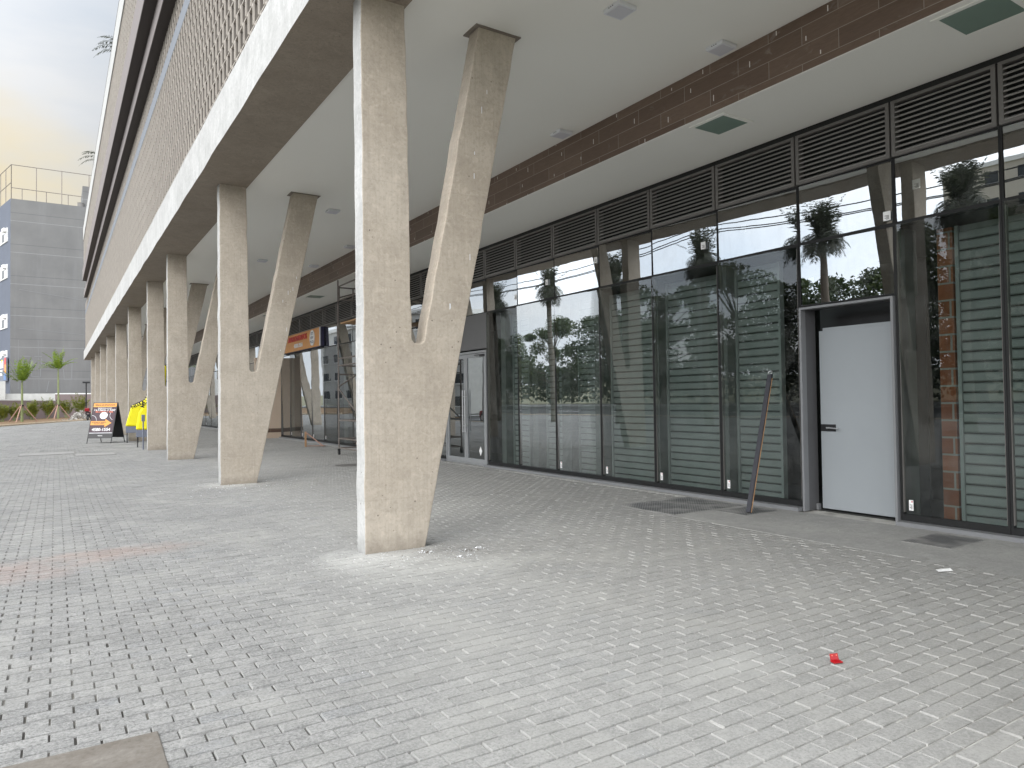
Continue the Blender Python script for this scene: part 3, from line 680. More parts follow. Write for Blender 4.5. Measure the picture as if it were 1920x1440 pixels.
# ceiling lights
cl = thing('ceiling_light', 'square white ceiling lamp nearest the viewer beside the column arm', 'ceiling light', (5.03, 5.63, ZC), 0, 'square surface lamps on the main ceiling')
m = MB()
m.prism([(-.125, -.125), (.125, -.125), (.125, .125), (-.125, .125)], lambda u, v, t: (u, v, t), -.05, -.001)
m.build('housing', 'whitep', cl, bevel=.008)
MB().box(-.1, .1, -.1, .1, -.054, -.0495).build('diffuser', 'diff', cl)
m = MB()
for k in range(3): m.tube((-.126, -.03+k*.03, -.025), (-.124, -.03+k*.03, -.025), .007, n=8)
m.build('vent_hole', 'black', cl)
for x, y, lab in ((6.60, 5.63, 'square white ceiling lamp close to the tile band, level with the nearest column'), (6.60, 8.78, 'square white lamp by the tile band, just beyond the leaning arm of the nearest column'),
                  (5.03, 14.9, 'square white ceiling lamp right of the second column arm'), (5.03, 21.1, 'square white ceiling lamp seen through the fork of the second column'),
                  (6.56, 21.2, 'small far ceiling lamp near the tile band, left of the scaffold'), (6.56, 18.1, 'ceiling lamp near the tile band just left of the nearest column'), (5.03, 28.2, 'ceiling lamp deep under the far bays'), (6.56, 14.9, 'ceiling lamp by the tile band behind the nearest column'), (5.03, 8.8, 'ceiling lamp in the fork of the nearest column')):
    copytree(cl, location=(x, y, ZC), label=lab)

# ---- grey service door ------------------------------------------------------
dr = thing('service_door', 'plain grey metal door set back in a grey frame between the glass panes', 'door', (8.32, 5.2, 0))
def rel(mb, o): mb.v = [(x-o[0], y-o[1], z-o[2]) for x, y, z in mb.v]; return mb
DO = (8.32, 5.2, 0)
m = MB(); y0, y1, zt = 4.585, 5.835, 2.665
m.box(8.24, 8.34, y0, y0+.03, 0, zt).box(8.24, 8.34, y1-.03, y1, 0, zt).box(8.24, 8.34, y0+.03, y1-.03, zt-.03, zt)
m.box(8.341, 8.56, y1-.022, y1-.004, 0, zt-.01, 1).box(8.341, 8.56, y0+.004, y0+.022, 0, zt-.01, 1).box(8.341, 8.56, y0+.02, y1-.02, zt-.02, zt-.005, 1)
m.box(8.50, 8.56, y1-.052, y1-.022, 0, .08)
rel(m, DO).build('frame', ['door_alu', 'jamb'], dr, bevel=.002)
rel(MB().box(8.535, 8.575, 4.61, 5.745, .025, 2.36).box(8.55, 8.6, 4.62, 5.70, 2.36, 2.40), DO).build('leaf', 'doorleaf', dr, bevel=.003)
rel(MB().box(8.8, 8.82, 4.5, 5.9, 0, 2.7), DO).build('backing', 'black', dr)
m = MB(); m.box(8.526, 8.536, 5.53, 5.74, 1.04, 1.13)
rel(m, DO).build('lock_plate', 'black', dr)
m = MB(); m.tube((8.527, 5.62, 1.085), (8.47, 5.62, 1.085), .011).tube((8.475, 5.63, 1.088), (8.475, 5.46, 1.078), .009)
rel(m, DO).build('handle', 'steel', dr)

# ---- glazed double door -----------------------------------------------------
EO = (8.32, 14.98, 0)
ed = thing('double_door', 'grey framed glazed double door with tall bar handles under a blank grey panel', 'door', EO)
m = MB(); ya, yb, zt = 13.985, 15.985, 2.66
m.box(8.27, 8.35, ya, ya+.05, 0, zt).box(8.27, 8.35, yb-.05, yb, 0, zt).box(8.27, 8.35, ya+.05, yb-.05, zt-.05, zt).box(8.28, 8.35, ya+.05, yb-.05, 0, .03)
rel(m, EO).build('frame', 'alu', ed)
for (a, c_) in ((ya+.055, 14.98), (14.985, yb-.055)):
    m = MB(); m.box(8.285, 8.33, a, a+.075, .035, zt-.06).box(8.285, 8.33, c_-.075, c_, .035, zt-.06).box(8.286, 8.33, a+.075, c_-.075, .035, .14).box(8.286, 8.33, a+.075, c_-.075, zt-.15, zt-.06)
    lf = rel(m, EO).build('door_leaf', 'alu', ed)
    rel(MB().poly([(8.305, a+.07, .13), (8.305, c_-.07, .13), (8.305, c_-.07, zt-.14), (8.305, a+.07, zt-.14)], [(0, 3, 2, 1)]), EO).build('glass', 'glass_door', lf, fix=False)
    hy = 14.98-.05 if a < 14.5 else 14.985+.05
    m = MB(); m.tube((8.23, hy, .75), (8.23, hy, 1.75), .014, n=10).tube((8.23, hy, .9), (8.29, hy, .9), .009).tube((8.23, hy, 1.6), (8.29, hy, 1.6), .009)
    rel(m, EO).build('pull_handle', 'steel', lf, smooth=False)
    if a < 14.5:
        m = MB(); yc = 14.32; m.poly([(8.30, yc-.07, .33), (8.30, yc, .22), (8.30, yc+.07, .33), (8.30, yc, .44)], [(0, 1, 2, 3)]); rel(m, EO).build('notice', 'white', lf)
m = MB(); m.box(8.25, 8.285, 14.05, 14.25, 2.52, 2.57).tube((8.25, 14.1, 2.56), (8.24, 14.45, 2.56), .01)
rel(m, EO).build('door_closer', 'black', ed)

# ---- shop sign --------------------------------------------------------------
SO = (8.1, 28.3, 3.55)
sg = thing('shop_sign', 'orange box sign with navy ends and a white oval emblem over the far glazing', 'sign', SO)
rel(MB().box(8.14, 8.265, 25.5, 31.0, 3.56, 4.27), SO).build('sign_box', 'navy', sg, bevel=.01)
rel(MB().box(8.125, 8.139, 25.66, 30.98, 3.58, 4.26), SO).build('face', 'orange', sg)
rel(MB().box(8.12, 8.139, 25.56, 25.65, 3.58, 4.26), SO).build('edge_trim', 'whitep', sg)
m = MB(); m.prism([(.28*math.cos(t*.2618), .29*math.sin(t*.2618)) for t in range(24)], lambda u, v, t: (t, 26.45+u, 3.93+v), 8.09, 8.124)
rel(m, SO).build('emblem', 'white', sg)
def face_mw(x, y, z):  # lettering on a plane facing -X, reading towards -Y
    return Matrix(((0, 0, -1, x-SO[0]), (-1, 0, 0, y-SO[1]), (0, 1, 0, z-SO[2]), (0, 0, 0, 1)))
text('emblem_lettering', 'CITY\nNEW\nPLAZA', .15, 'greyfab', sg, face_mw(8.087, 26.45, 3.93), .001)
text('lettering', 'APARTAMENTOS', .29, 'redt', sg, face_mw(8.115, 28.45, 4.06), .012, xs=1.15)
text('phone_number', '4580.1554', .22, 'white', sg, face_mw(8.115, 28.3, 3.77), .012, xs=1.25)

# ---- scaffold ---------------------------------------------------------------
sf = thing('scaffold_tower', 'rusty wheeled scaffold tower standing by the glazing behind the nearest column', 'scaffold', (7.3, 18.9, 0))
xa, xb, ya, yb = -.46, .5, -.96, .96
k = 0
for x in (xa, xb):
    for y in (ya, yb):
        p_ = MB(); p_.tube((x, y, .2), (x, y, 4.86 if (x, y) != (xa, yb) else 5.01), .021, n=10)
        for z in (1.9, 3.4): p_.tube((x, y, z-.06), (x, y, z+.06), .032, n=10)
        o = p_.build('post', 'scaf', sf)
        c_ = MB(); c_.tube((x-.02, y, .075), (x+.02, y, .075), .07, n=14).tube((x, y, .09), (x, y, .21), .016).box(x-.035, x+.035, y-.02, y+.02, .13, .17); c_.build('castor', 'black', o)
rl = MB()
for z in (.2, .47, .99, 2.55, 2.75): rl.tube((xa, ya, z), (xa, yb, z), .02)
for z in (.2, .47, .99, 2.3, 2.55, 4.45, 4.8):
    rl.tube((xa, yb, z), (xb, yb, z), .02); rl.tube((xa, ya, z), (xb, ya, z), .02); rl.tube((xb, ya, z), (xb, yb, z), .02)
for z in (4.42, 4.82): rl.tube((xa, ya, z), (xa, yb, z), .02)
rl.build('rail', 'scaf', sf)
for a, c_, r_ in (((xa, yb, 1.95), (xb, yb, 2.55), .02), ((xa, yb, 4.5), (xb, yb, 4.8), .02), ((xa, yb-.1, 4.45), (xa, yb-.1, 4.8), .02), ((xa+.45, yb, 4.45), (xa+.45, yb, 4.8), .024), ((xa, ya, .99), (xa, yb, 1.9), .018)):
    MB().tube(a, c_, r_).build('brace', 'scaf', sf)
for z in (1.3, 1.6, 1.9, 2.2, 2.5):
    pass
ld = MB()
for i in range(9): ld.tube((xb-.35, ya, .35+i*.3), (xb, ya, .35+i*.3), .014)
ld.tube((xb-.35, ya, .2), (xb-.35, ya, 2.9), .018); ld.build('ladder', 'scaf', sf)
MB().box(xa+.03, xb-.03, ya+.02, yb-.1, 3.74, 3.78).build('plank_deck', 'wood', sf)

# ---- leaning plank ----------------------------------------------------------
a, c_ = Vector((7.53, 6.12, 0)), Vector((8.255, 6.30, 1.79)); d = c_-a; Ln = d.length; dz_ = d.normalized(); xx = Vector((0, 1, 0)).cross(dz_).normalized(); yy = dz_.cross(xx)
mw = Matrix(((xx.x, yy.x, dz_.x, a.x), (xx.y, yy.y, dz_.y, a.y), (xx.z, yy.z, dz_.z, a.z+.012), (0, 0, 0, 1)))
o = thing('leaning_board', 'dark paint-stained narrow board leaning on the glass left of the grey door', 'board'); o.matrix_world = mw
rdp = random.Random(3); prof = []
nS = 26
prof = [(.0+rdp.uniform(-.003, .003), Ln*i/nS) for i in range(nS+1)]+[(.028, Ln), (.028, 0)]
MB().prism(prof, lambda u, v, t: (u-.03, t, v), -.035, .03, 0).build('painted_side', 'painted_board', o)
MB().box(-.011, 0, -.040, -.0355, 0, Ln-.06).build('bare_edge', 'wood', o)
m = MB(); m.lathe([(.012, -.01), (.03, -.01), (.03, .01), (.012, .01)], 0, 0, 16); m.v = [(y_*.6-.02, x_-.005, z_*1.0) for x_, y_, z_ in m.v]
m = MB()
for i in range(14):
    t0, t1 = 2*math.pi*i/14, 2*math.pi*(i+1)/14; m.tube((-.015, .03*math.cos(t0), Ln+.02+.03*math.sin(t0)), (-.015, .03*math.cos(t1), Ln+.02+.03*math.sin(t1)), .006, n=6)
m.build('wire_loop', 'steel', o)

# ---- small wooden trestle ---------------------------------------------------
o = thing('wooden_prop', 'small triangular wooden prop standing on the paving before the far glazing', 'prop', (7.2, 24.3, 0))
MB().box(-.03, .03, -.02, .02, 0, .52).build('upright', 'wood', o)
m = MB(); m.tube((0, 0, .5), (.5, -.35, .02), .025, n=4); m.build('strut', 'stake', o)
MB().tube((-.02, 0, .03), (.62, -.2, .02), .018, n=4).build('foot', 'stake', o)

# ---- red plastic piece ------------------------------------------------------
o = thing('red_clip', 'small folded bright red plastic piece lying on the pavers at lower right', 'plastic clip', (3.70, 2.43, .004), R(-20)); o.scale = (.62, .62, .62)
m = MB(); m.box(-.045, .045, -.035, .022, 0, .014).box(-.03, .035, -.02, .005, .014, .02); m.build('base', 'redp', o, bevel=.004)
m = MB(); mm = Matrix.Translation((0, .022, .004)) @ Matrix.Rotation(R(-18), 4, 'X'); m.box(-.036, .046, -.006, .006, 0, .062, mat=mm); ob_ = m.build('flap', 'redp', o, bevel=.004)
m = MB()
for s_x in (-.018, .026): m.tube(mm @ Vector((s_x, -.007, .046)), mm @ Vector((s_x, -.009, .046)), .006, n=10)
m.build('rivet', 'coral', o)
# scrap of white paper
rp = MB(); rp.poly([(6.28, 3.16, .006), (6.40, 3.10, .008), (6.43, 3.14, .02), (6.31, 3.2, .012)], [(0, 1, 2, 3)]); tag(rp.build('paper_scrap', 'white', fix=False), 'flat scrap of white paper on the paving in front of the small grate', 'paper scrap')

# ---- A-frame board ----------------------------------------------------------
AO = Vector((1.05, 32.88, 0)); au = Vector((.842, -.54, 0)); av = Vector((.54, .842, 0)); Wb, Hb, Sp = .98, 1.62, 1.0
af = thing('a_frame_sign', 'plum and orange folding pavement board with an arrow and a phone number', 'pavement sign', AO)
Z = Vector((0, 0, 1))
def P3(u, v, z): return au*u+av*v+Z*z
lean = (Sp/2)/Hb
def board(front):
    # plane through bottom (v=0 or Sp) and top (v=Sp/2)
    sgn = 1 if front else -1; v0 = 0 if front else Sp
    return lambda u, h_, off=0: P3(u, v0+sgn*lean*h_, h_)+(av*(-sgn*off))+Z*(-off*-0.0)
bf, bb = board(True), board(False)
def panel(fn, u0, u1, h0, h1, o0, o1, mat, name, parent=af):
    m = MB(); P = [fn(u, h_, o_) for o_ in (o0, o1) for h_ in (h0, h1) for u in (u0, u1)]
    m.poly(P, [(0, 1, 3, 2), (4, 6, 7, 5), (0, 4, 5, 1), (2, 3, 7, 6), (0, 2, 6, 4), (1, 5, 7, 3)]); return m.build(name, mat, parent)
panel(bf, 0, Wb, .2, Hb, -.012, .012, 'black', 'front_panel'); panel(bb, 0, Wb, .2, Hb, -.012, .012, 'black', 'back_panel')
for fn in (bf, bb):
    for u in (.015, Wb-.015):
        m = MB(); m.tube(fn(u, 0), fn(u, Hb), .016, n=6); m.build('leg', 'black', af)
panel(bf, .03, Wb-.03, .42, Hb-.03, .0125, .0145, 'plum', 'poster')
panel(bf, .03, Wb-.03, 1.44, Hb-.03, .0150, .0165, 'amber', 'header_strip')
panel(bf, .03, Wb-.03, .40, .42, .0125, .0145, 'whitep', 'trim')
m = MB(); Pp = [(.03, .72), (.60, .72), (.60, .64), (.86, .80), (.60, .96), (.60, .88), (.03, .88)]
m.prism(Pp, lambda u, v, t: bf(u, v, t), .0150, .0165); m.build('arrow', 'amber', af)
m = MB(); m.prism([(.50+.155*math.cos(i*.2618), 1.10+.14*math.sin(i*.2618)) for i in range(24)], lambda u, v, t: bf(u, v, t), .0150, .0165); m.build('emblem', 'white', af)
m = MB()
def arc(cx_, cy_, r, t0, t1):
    for i in range(12):
        a0, a1 = t0+(t1-t0)*i/12, t0+(t1-t0)*(i+1)/12
        q = [(cx_+rr_*math.cos(tt), cy_+rr_*math.sin(tt)) for rr_, tt in ((r, a0), (r+.012, a0), (r+.012, a1), (r, a1))]
        m.prism(q, lambda u, v, t: bf(u, v, t), .0150, .0160)
arc(.03, .9, .2, 0, R(90)); arc(Wb-.03, 1.12, .2, R(90), R(250)); m.build('ring_marks', 'whitep', af)
def bmw(u, h_, off=.018):
    up = (av*lean+Z).normalized(); nn = au.cross(up).normalized(); p = bf(u, h_, off)
    return Matrix(((au.x, up.x, nn.x, p.x), (au.y, up.y, nn.y, p.y), (au.z, up.z, nn.z, p.z), (0, 0, 0, 1)))
text('lettering', 'VENHA SE APAIXONAR', .085, 'plum', af, bmw(.49, 1.515), xs=.9)
text('lettering', 'Apartamentos prontos', .06, 'white', af, bmw(.5, 1.395))
text('lettering', '2 e 3 Dorms. (1 Suíte)', .10, 'white', af, bmw(.5, 1.32), xs=.92)
text('lettering', '58 e 73m² | 1 Vaga', .10, 'coral', af, bmw(.5, 1.245), xs=.92)
text('lettering', 'CITY\nNEW PLAZA', .05, 'inkblue', af, bmw(.5, 1.11))
text('lettering', 'ESTANDE DE VENDAS\nRUA AO LADO', .058, 'plum', af, bmw(.36, .8))
text('phone_number', '4580-1554', .17, 'white', af, bmw(.49, .54), xs=1.0)
text('lettering', 'VENDAS', .05, 'white', af, bmw(.49, .3))

# ---- yellow banners ---------------------------------------------------------
def banner(name, label, loc, W_, prof, zb, letters, lx, grp):
    t = thing(name, label, 'banner', loc, R(-8), grp)
    m = MB(); m.prism(prof, lambda u, v, tt: (u, tt-.02*math.sin(v*5), v), -.11, .11); m.build('sail', 'yellow', t, bevel=.06)
    MB().box(.02, W_, -.16, .16, zb-.26, zb-.01).build('base_box', 'greyfab', t, bevel=.01)
    for u in (.06, W_-.06):
        for v in (-.12, .12): MB().tube((u, v, 0), (u, v, zb-.255), .012, n=6).build('leg', 'black', t)
    (x0_, z0_), (x1_, z1_) = lx; n_ = len(letters)
    for i, ch in enumerate(letters):
        if ch == ' ': continue
        f_ = (i+.5)/n_; x_, z_ = x0_+(x1_-x0_)*f_, z0_+(z1_-z0_)*f_; an = math.atan2(z1_-z0_, x1_-x0_)
        mw_ = Matrix.Translation((x_, -.135, z_)) @ Matrix.Rotation(R(90), 4, 'X') @ Matrix.Rotation(an, 4, 'Z')
        text('letter', ch, .19, 'ink', t, mw_)
    return t
G_ = 'yellow sail banners between the far columns'
banner('sail_banner', 'tall tapering yellow banner with black letters climbing behind the fourth column', (2.42, 28.6, 0), .62,
       [(0, .62), (.85, .60), (1.0, 2.9), (.80, 2.95), (.42, 2.0), (.18, 1.35), (.10, 1.25)], .62, 'MELHOR NEGOCIO', ((.22, 1.42), (.88, 2.9)), G_)
banner('sail_banner', 'low yellow banner with a slanting side beside the taller yellow banner', (2.36, 32.2, 0), .5,
       [(0, .66), (.62, .64), (.75, 1.75), (.45, 1.55), (.22, 1.48)], .66, 'NEGOCIO', ((.24, 1.42), (.72, 1.66)), G_)
o = thing('post_marker', 'slim dark grey post standing against the fourth column', 'post', (2.50, 26.9, 0))
MB().tube((0, 0, 0), (0, 0, .95), .022, n=8).build('pole', 'greyfab', o); MB().box(-.05, .05, -.05, .05, .95, 1.17).build('head', 'greyfab', o, bevel=.01)

# ------------------------------------------------------------------ planting
def frond(m, base, az_, el_, ln, droop, w, nl=16, mi=0, lw=.03):
    """arching rachis with paired leaflets"""
    p = Vector(base); d = Vector((math.cos(az_)*math.cos(el_), math.sin(az_)*math.cos(el_), math.sin(el_))); st = ln/nl
    for i in range(nl):
        q = p+d*st; f = (i+1)/nl
        side = d.cross(Vector((0, 0, 1)))
        if side.length < 1e-3: side = Vector((1, 0, 0))
        side.normalize(); r = .006*(1-f)+.002
        m.poly([p-side*r, p+side*r, q+side*r, q-side*r], [(0, 1, 2, 3)], mi)
        if i > 1:
            ll = w*math.sin(math.pi*min(1, .15+f*.85))**.7
            for s in (-1, 1):
                for _ in (0, 1):
                    b_ = p+(q-p)*random.random(); tip = b_+side*s*ll*random.uniform(.75, 1.1)+d*ll*random.uniform(.35, .8)+Vector((0, 0, -ll*random.uniform(.1, .45)))
                    mid_ = (b_+tip)/2+Vector((0, 0, ll*.08)); nn = d*lw*.5
                    m.poly([b_, mid_+nn, tip, mid_-nn], [(0, 1, 2, 3)], mi)
        p = q; d = (d+Vector((0, 0, -droop/nl))).normalized()
def trunkmesh(m, pts, rs, n=9, mi=0):
    for (a, ra), (c_, rc) in zip(zip(pts[:-1], rs[:-1]), zip(pts[1:], rs[1:])): m.tube(a, c_, ra, rc, n=n, mi=mi, caps=False)

def young_palm(loc, h, ht, label, seed, spread=.6, grp='young palms tied to stakes in the planting bed'):
    random.seed(seed); t = thing('young_palm', label, 'palm', loc, 0, grp)
    m = MB(); trunkmesh(m, [(0, 0, -.05), (.02, 0, h*.4), (0, .02, h*.8), (0, 0, h)], [.13, .10, .085, .06]); m.build('trunk', 'ptrunk', t, smooth=True)
    m = MB()
    for i in range(20): frond(m, (0, 0, h-.1), random.uniform(0, 6.28), R(random.uniform(55, 88)), (ht-h)*random.uniform(.75, 1.1), random.uniform(.3, 1.3)*spread, .38, 16, lw=.07)
    for i in range(4): frond(m, (0, 0, h-.1), random.uniform(2.4, 3.8), R(random.uniform(35, 60)), (ht-h)*random.uniform(.8, 1.0), random.uniform(.5, 1.2)*spread, .32, 14, lw=.06)
    m.build('crown', 'palmleaf', t, fix=False)
    for a_ in (.4, 2.5, 4.4):
        m = MB(); m.tube((math.cos(a_)*1.35, math.sin(a_)*1.35, -.05), (math.cos(a_)*.09, math.sin(a_)*.09, 1.62), .055, n=6); m.build('stake', 'stake', t)
    MB().lathe([(.17, 1.5), (.17, 1.62)], 0, 0, 12).build('tie', 'black', t)
    return t
young_palm((-2.63, 81.9, .05), 3.7, 6.3, 'shorter staked palm with a rounded bright green crown at far left', 21, .45)
young_palm((.31, 96.7, .05), 5.6, 8.4, 'taller staked palm with a fan shaped crown in front of the grey wall', 34, 1.5)

def areca(loc, h, label, seed, s=1):
    random.seed(seed); t = thing('areca_palm', label, 'shrub', loc, 0, 'areca shrubs along the mauve wall')
    m = MB()
    for i in range(9): a_ = random.uniform(0, 6.28); m.tube((math.cos(a_)*.15, math.sin(a_)*.15, -.1), (math.cos(a_)*.25, math.sin(a_)*.25, h*.45), .03, .02, n=5)
    m.build('stems', 'ptrunk', t)
    m = MB()
    for i in range(20): a_ = random.uniform(0, 6.28); frond(m, (math.cos(a_)*.15, math.sin(a_)*.15, h*random.uniform(.05, .35)), a_, R(random.uniform(62, 88)), h*random.uniform(.5, .8), random.uniform(.6, 1.6), .42*s, 14, lw=.06)
    m.build('foliage', 'areca', t, fix=False); return t
areca((-4.3, 84.3, 0), 2.0, 'areca shrub cut by the left edge of the picture', 1); areca((-3.44, 88.8, 0), 2.0, 'areca shrub just left of the shorter palm', 2)
areca((-2.0, 91.6, 0), 2.3, 'areca shrub just right of the shorter palm', 3); areca((-.67, 98.3, 0), 2.9, 'tallest areca shrub left of the taller palm', 4)
areca((1.2, 103.0, 0), 2.8, 'areca shrub just right of the taller palm', 5); areca((2.6, 103.5, .1), 3.2, 'yellowish areca shrub by the black lamp post', 6, 1.2)

bed = MB(); q = [(-5.6, 56.5), (-3.5, 66.4), (-.3, 76.5), (2.64, 84.6), (8.5, 99), (8.5, 120), (-14, 120), (-14, 56.5)]
bed.prism(q, lambda u, v, t: (u, v, t), -.05, .05); struct(bed.build('planting_bed', 'soil'))
kb = MB(); kp = [(-5.6, 56.5), (-3.5, 66.4), (-.3, 76.5), (2.64, 84.6), (8.5, 99)]
for a, c_ in zip(kp[:-1], kp[1:]):
    a, c_ = Vector(a), Vector(c_); d = (c_-a); nn = Vector((d.y, -d.x)).normalized()*.16; kb.prism([a, c_, c_+nn, a+nn], lambda u, v, t: (u, v, t), -.05, .13)
struct(kb.build('bed_kerb', 'kerb', bevel=.02))
# mauve wall (two heights) with white cap
mw_ = thing('boundary_wall', 'low mauve rendered wall with a white cap behind the planting bed', 'wall', (-4.78, 90.8, 0))
def wallrun(m, pts, z0, z1, th, mi=0):
    for a, c_ in zip(pts[:-1], pts[1:]):
        a, c_ = Vector(a)-Vector((-4.78, 90.8)), Vector(c_)-Vector((-4.78, 90.8)); d = (c_-a); nn = Vector((-d.y, d.x)).normalized()*th
        m.prism([a, c_, c_+nn, a+nn], lambda u, v, t: (u, v, t), z0, z1, mi)
m = MB(); wallrun(m, [(-8.5, 77.5), (-4.6, 91.4), (.05, 107.0)], 0, 2.17, .3); wallrun(m, [(.05, 107.0), (9.5, 108.2)], 0, 3.0, .3); m.build('wall', 'purplewall', mw_)
m = MB(); wallrun(m, [(-8.5, 77.5), (-4.6, 91.4), (.05, 107.0)], 2.172, 2.3, .34); wallrun(m, [(.05, 107.0), (9.5, 108.2)], 3.002, 3.14, .34); m.build('cap', 'whitecap', mw_)
o = thing('retaining_wall', 'old pale concrete wall with a raised end at the foot of the grey building', 'wall', (-6, 98, 0))
MB().box(-8, 8, 12.4, 13, 0, 3.15).build('low_wall', 'oldwhite', o); MB().box(-8, .75, 11.6, 12.3, 0, 4.7).build('raised_end', 'oldwhite', o)
# black lamp
o = thing('lamp_post', 'short black garden lamp post with a flat head at the end of the bed', 'lamp post', (3.05, 96.3, 0))
MB().tube((0, 0, 0), (0, 0, 4.1), .07, n=10).build('pole', 'black', o); MB().box(-.38, .38, -.2, .2, 4.1, 4.3).build('lamp_head', 'black', o, bevel=.03)
# rubble + motorcycle seen past the sign
g_ = MB(); random.seed(5)
for _ in range(160):
    x, y = random.gauss(0, .55), random.gauss(0, .5); z = max(0, 1.15-1.2*math.hypot(x, y))*random.uniform(.3, 1); r = random.uniform(.07, .17)
    P = [Vector((x, y, z))+Vector((random.uniform(-r, r), random.uniform(-r, r), random.uniform(-r, r)))*1.2 for _ in range(6)]
    g_.poly(P, [(0, 1, 2), (0, 2, 3), (0, 3, 4), (1, 2, 5), (2, 3, 5), (3, 4, 5), (0, 1, 4), (1, 4, 5)])
o = g_.build('rubble_heap', 'rock', fix=False); o.location = (2.15, 86.3, .05); tag(o, 'heap of pale rubble at the end of the kerb left of the pavement board', 'rubble', kind='stuff')
mo = thing('motorcycle', 'dark motorcycle with a red tail box parked behind the pavement board', 'motorcycle', (2.95, 84.2, 0), R(75))
for x in (-.65, .65):
    m = MB()
    for i in range(20):
        a0, a1 = 2*math.pi*i/20, 2*math.pi*(i+1)/20; m.tube((x+.28*math.cos(a0), 0, .33+.28*math.sin(a0)), (x+.28*math.cos(a1), 0, .33+.28*math.sin(a1)), .05, n=6)
    o = m.build('wheel', 'rubber', mo); MB().tube((x, -.03, .33), (x, .03, .33), .12, n=12).build('hub', 'steel', o)
m = MB(); m.tube((-.65, 0, .33), (-.2, 0, .6), .03).tube((.65, 0, .33), (.42, 0, 1.05), .03).tube((-.2, 0, .6), (.42, 0, .95), .035); m.prism([(-.25, .3), (.2, .3), (.25, .6), (-.2, .65)], lambda u, v, t: (u, t, v), -.12, .12); m.build('frame', 'black', mo)
m = MB(); m.prism([(-.05, .75), (.38, .78), (.32, 1.0), (.05, .98)], lambda u, v, t: (u, t, v), -.13, .13); m.build('tank', 'carred', mo, bevel=.04)
MB().prism([(-.75, .8), (0, .76), (0, .84), (-.7, .92)], lambda u, v, t: (u, t, v), -.11, .11).build('seat', 'rubber', mo, bevel=.02)
MB().box(-1.0, -.6, -.2, .2, .93, 1.27).build('tail_box', 'carred', mo, bevel=.05)
m = MB(); m.tube((.42, -.33, 1.08), (.42, .33, 1.08), .018); m.build('handlebar', 'black', mo)

# ------------------------------------------------------------------ grey building far left
GO = Vector((-3.65, 84.0+28, 0)); 
sc_ = 1.0
gb = thing('grey_building', 'tall windowless grey painted building side with slate blue front at far left', 'building', (-3.65, 112.0, 0))
K = 112.0/84.0        # numbers below were measured at 84 m and scaled about the eye to 112 m
def GP(x, y, z): return ((x*K+3.65), (y*K-112.0), ((z-1.5)*K+1.5))
dirL = Vector((math.sin(R(-14)), math.cos(R(-14))))
c0 = Vector((-3.65, 84.0)); cL = c0+dirL*22; cR = Vector((26.0, 84.0)); cB = cR+dirL*22
foot = [c0, cR, cB, cL]
m = MB(); z1 = 21.72
P = [GP(p.x, p.y, -6) for p in foot]+[GP(p.x, p.y, z1) for p in foot]
P[0:4] = [(p[0], p[1], 0) for p in P[0:4]]
m.poly(P, [(0, 1, 5, 4)], 0).poly(P, [(1, 2, 6, 5), (2, 3, 7, 6), (4, 5, 6, 7)], 0).poly(P, [(3, 0, 4, 7)], 1)
gbw = m.build('wall', ['gwall', 'gwall2'], gb)
nL = Vector((-dirL.y, dirL.x))      # outward normal of the left face (towards -X)
def onleft(s0, s1, z0, z1, o0, o1):
    P = []
    for s in (s0, s1):
        for o_ in (o0, o1):
            q = c0+dirL*s+nL*o_
            for z in (z0, z1): P.append(GP(q.x, q.y, z))
    return MB().poly(P, [(0, 1, 3, 2), (4, 6, 7, 5), (0, 4, 5, 1), (2, 3, 7, 6), (0, 2, 6, 4), (1, 5, 7, 3)])
for i, zt in enumerate((19.05, 15.45, 10.55, 7.0)):
    for s0 in (1.0, 7.5, 14):
        o = onleft(s0, s0+3.2, zt-1.35, zt, .0, .08).build('window', 'whitecap', gb)
        onleft(s0+.1, s0+1.0, zt-1.25, zt-.45, .081, .10).build('pane', 'diff', o); onleft(s0+1.1, s0+2.1, zt-1.25, zt-.45, .081, .10).build('pane', 'car' 'gl', o)
        a_ = onleft(s0+.1, s0+1.0, zt-.4, zt-.05, .081, .35); a_.build('awning_sash', 'whitecap', o)
# roof court fence
m = MB()
def gseg(a, c_, r=.045): m.tube(GP(*a), GP(*c_), r, n=6)
top = 25.05; yq = 84.05
for x in (-3.6, -1.57, .55, 2.9, 5.0): gseg((x, yq, z1-.2), (x, yq, top-.0))
gseg((-3.6, yq, top), (12, yq, top))
for x in (-2.75, -.75, 1.1, 3.5): gseg((x, yq+.6, z1-.2), (x, yq+.6, 22.9))
gseg((-3.6, yq+.6, 22.95), (12, yq+.6, 22.8))
for s in (0, 2.2, 4.4, 8, 12):
    q = c0+dirL*s; gseg((q.x+.05, q.y+.05, z1-.2), (q.x+.05, q.y+.05, top))
q = c0+dirL*14; gseg((-3.6, yq, top), (q.x, q.y, top)); gseg((-3.6, yq, 23.3), (q.x, q.y, 23.3))
m.build('roof_fence', 'scaf', gb)
P = [GP(x, y, z) for z in (z1-.3, 24.0) for x, y in ((2.35, 84.6), (8, 84.6), (8, 90), (2.35, 90))]
MB().poly(P, [(0, 1, 2, 3), (7, 6, 5, 4), (0, 4, 5, 1), (1, 5, 6, 2), (2, 6, 7, 3), (3, 7, 4, 0)]).build('roof_room', 'gwall', gb)
m = MB(); cx_, cy_, cz_ = GP(2.2, 84.5, z1); m.lathe([(.4, cz_-.2), (.4, cz_+.55), (.43, cz_+.6)], cx_, cy_, 16); m.build('water_tank', 'alu_dark', gb)
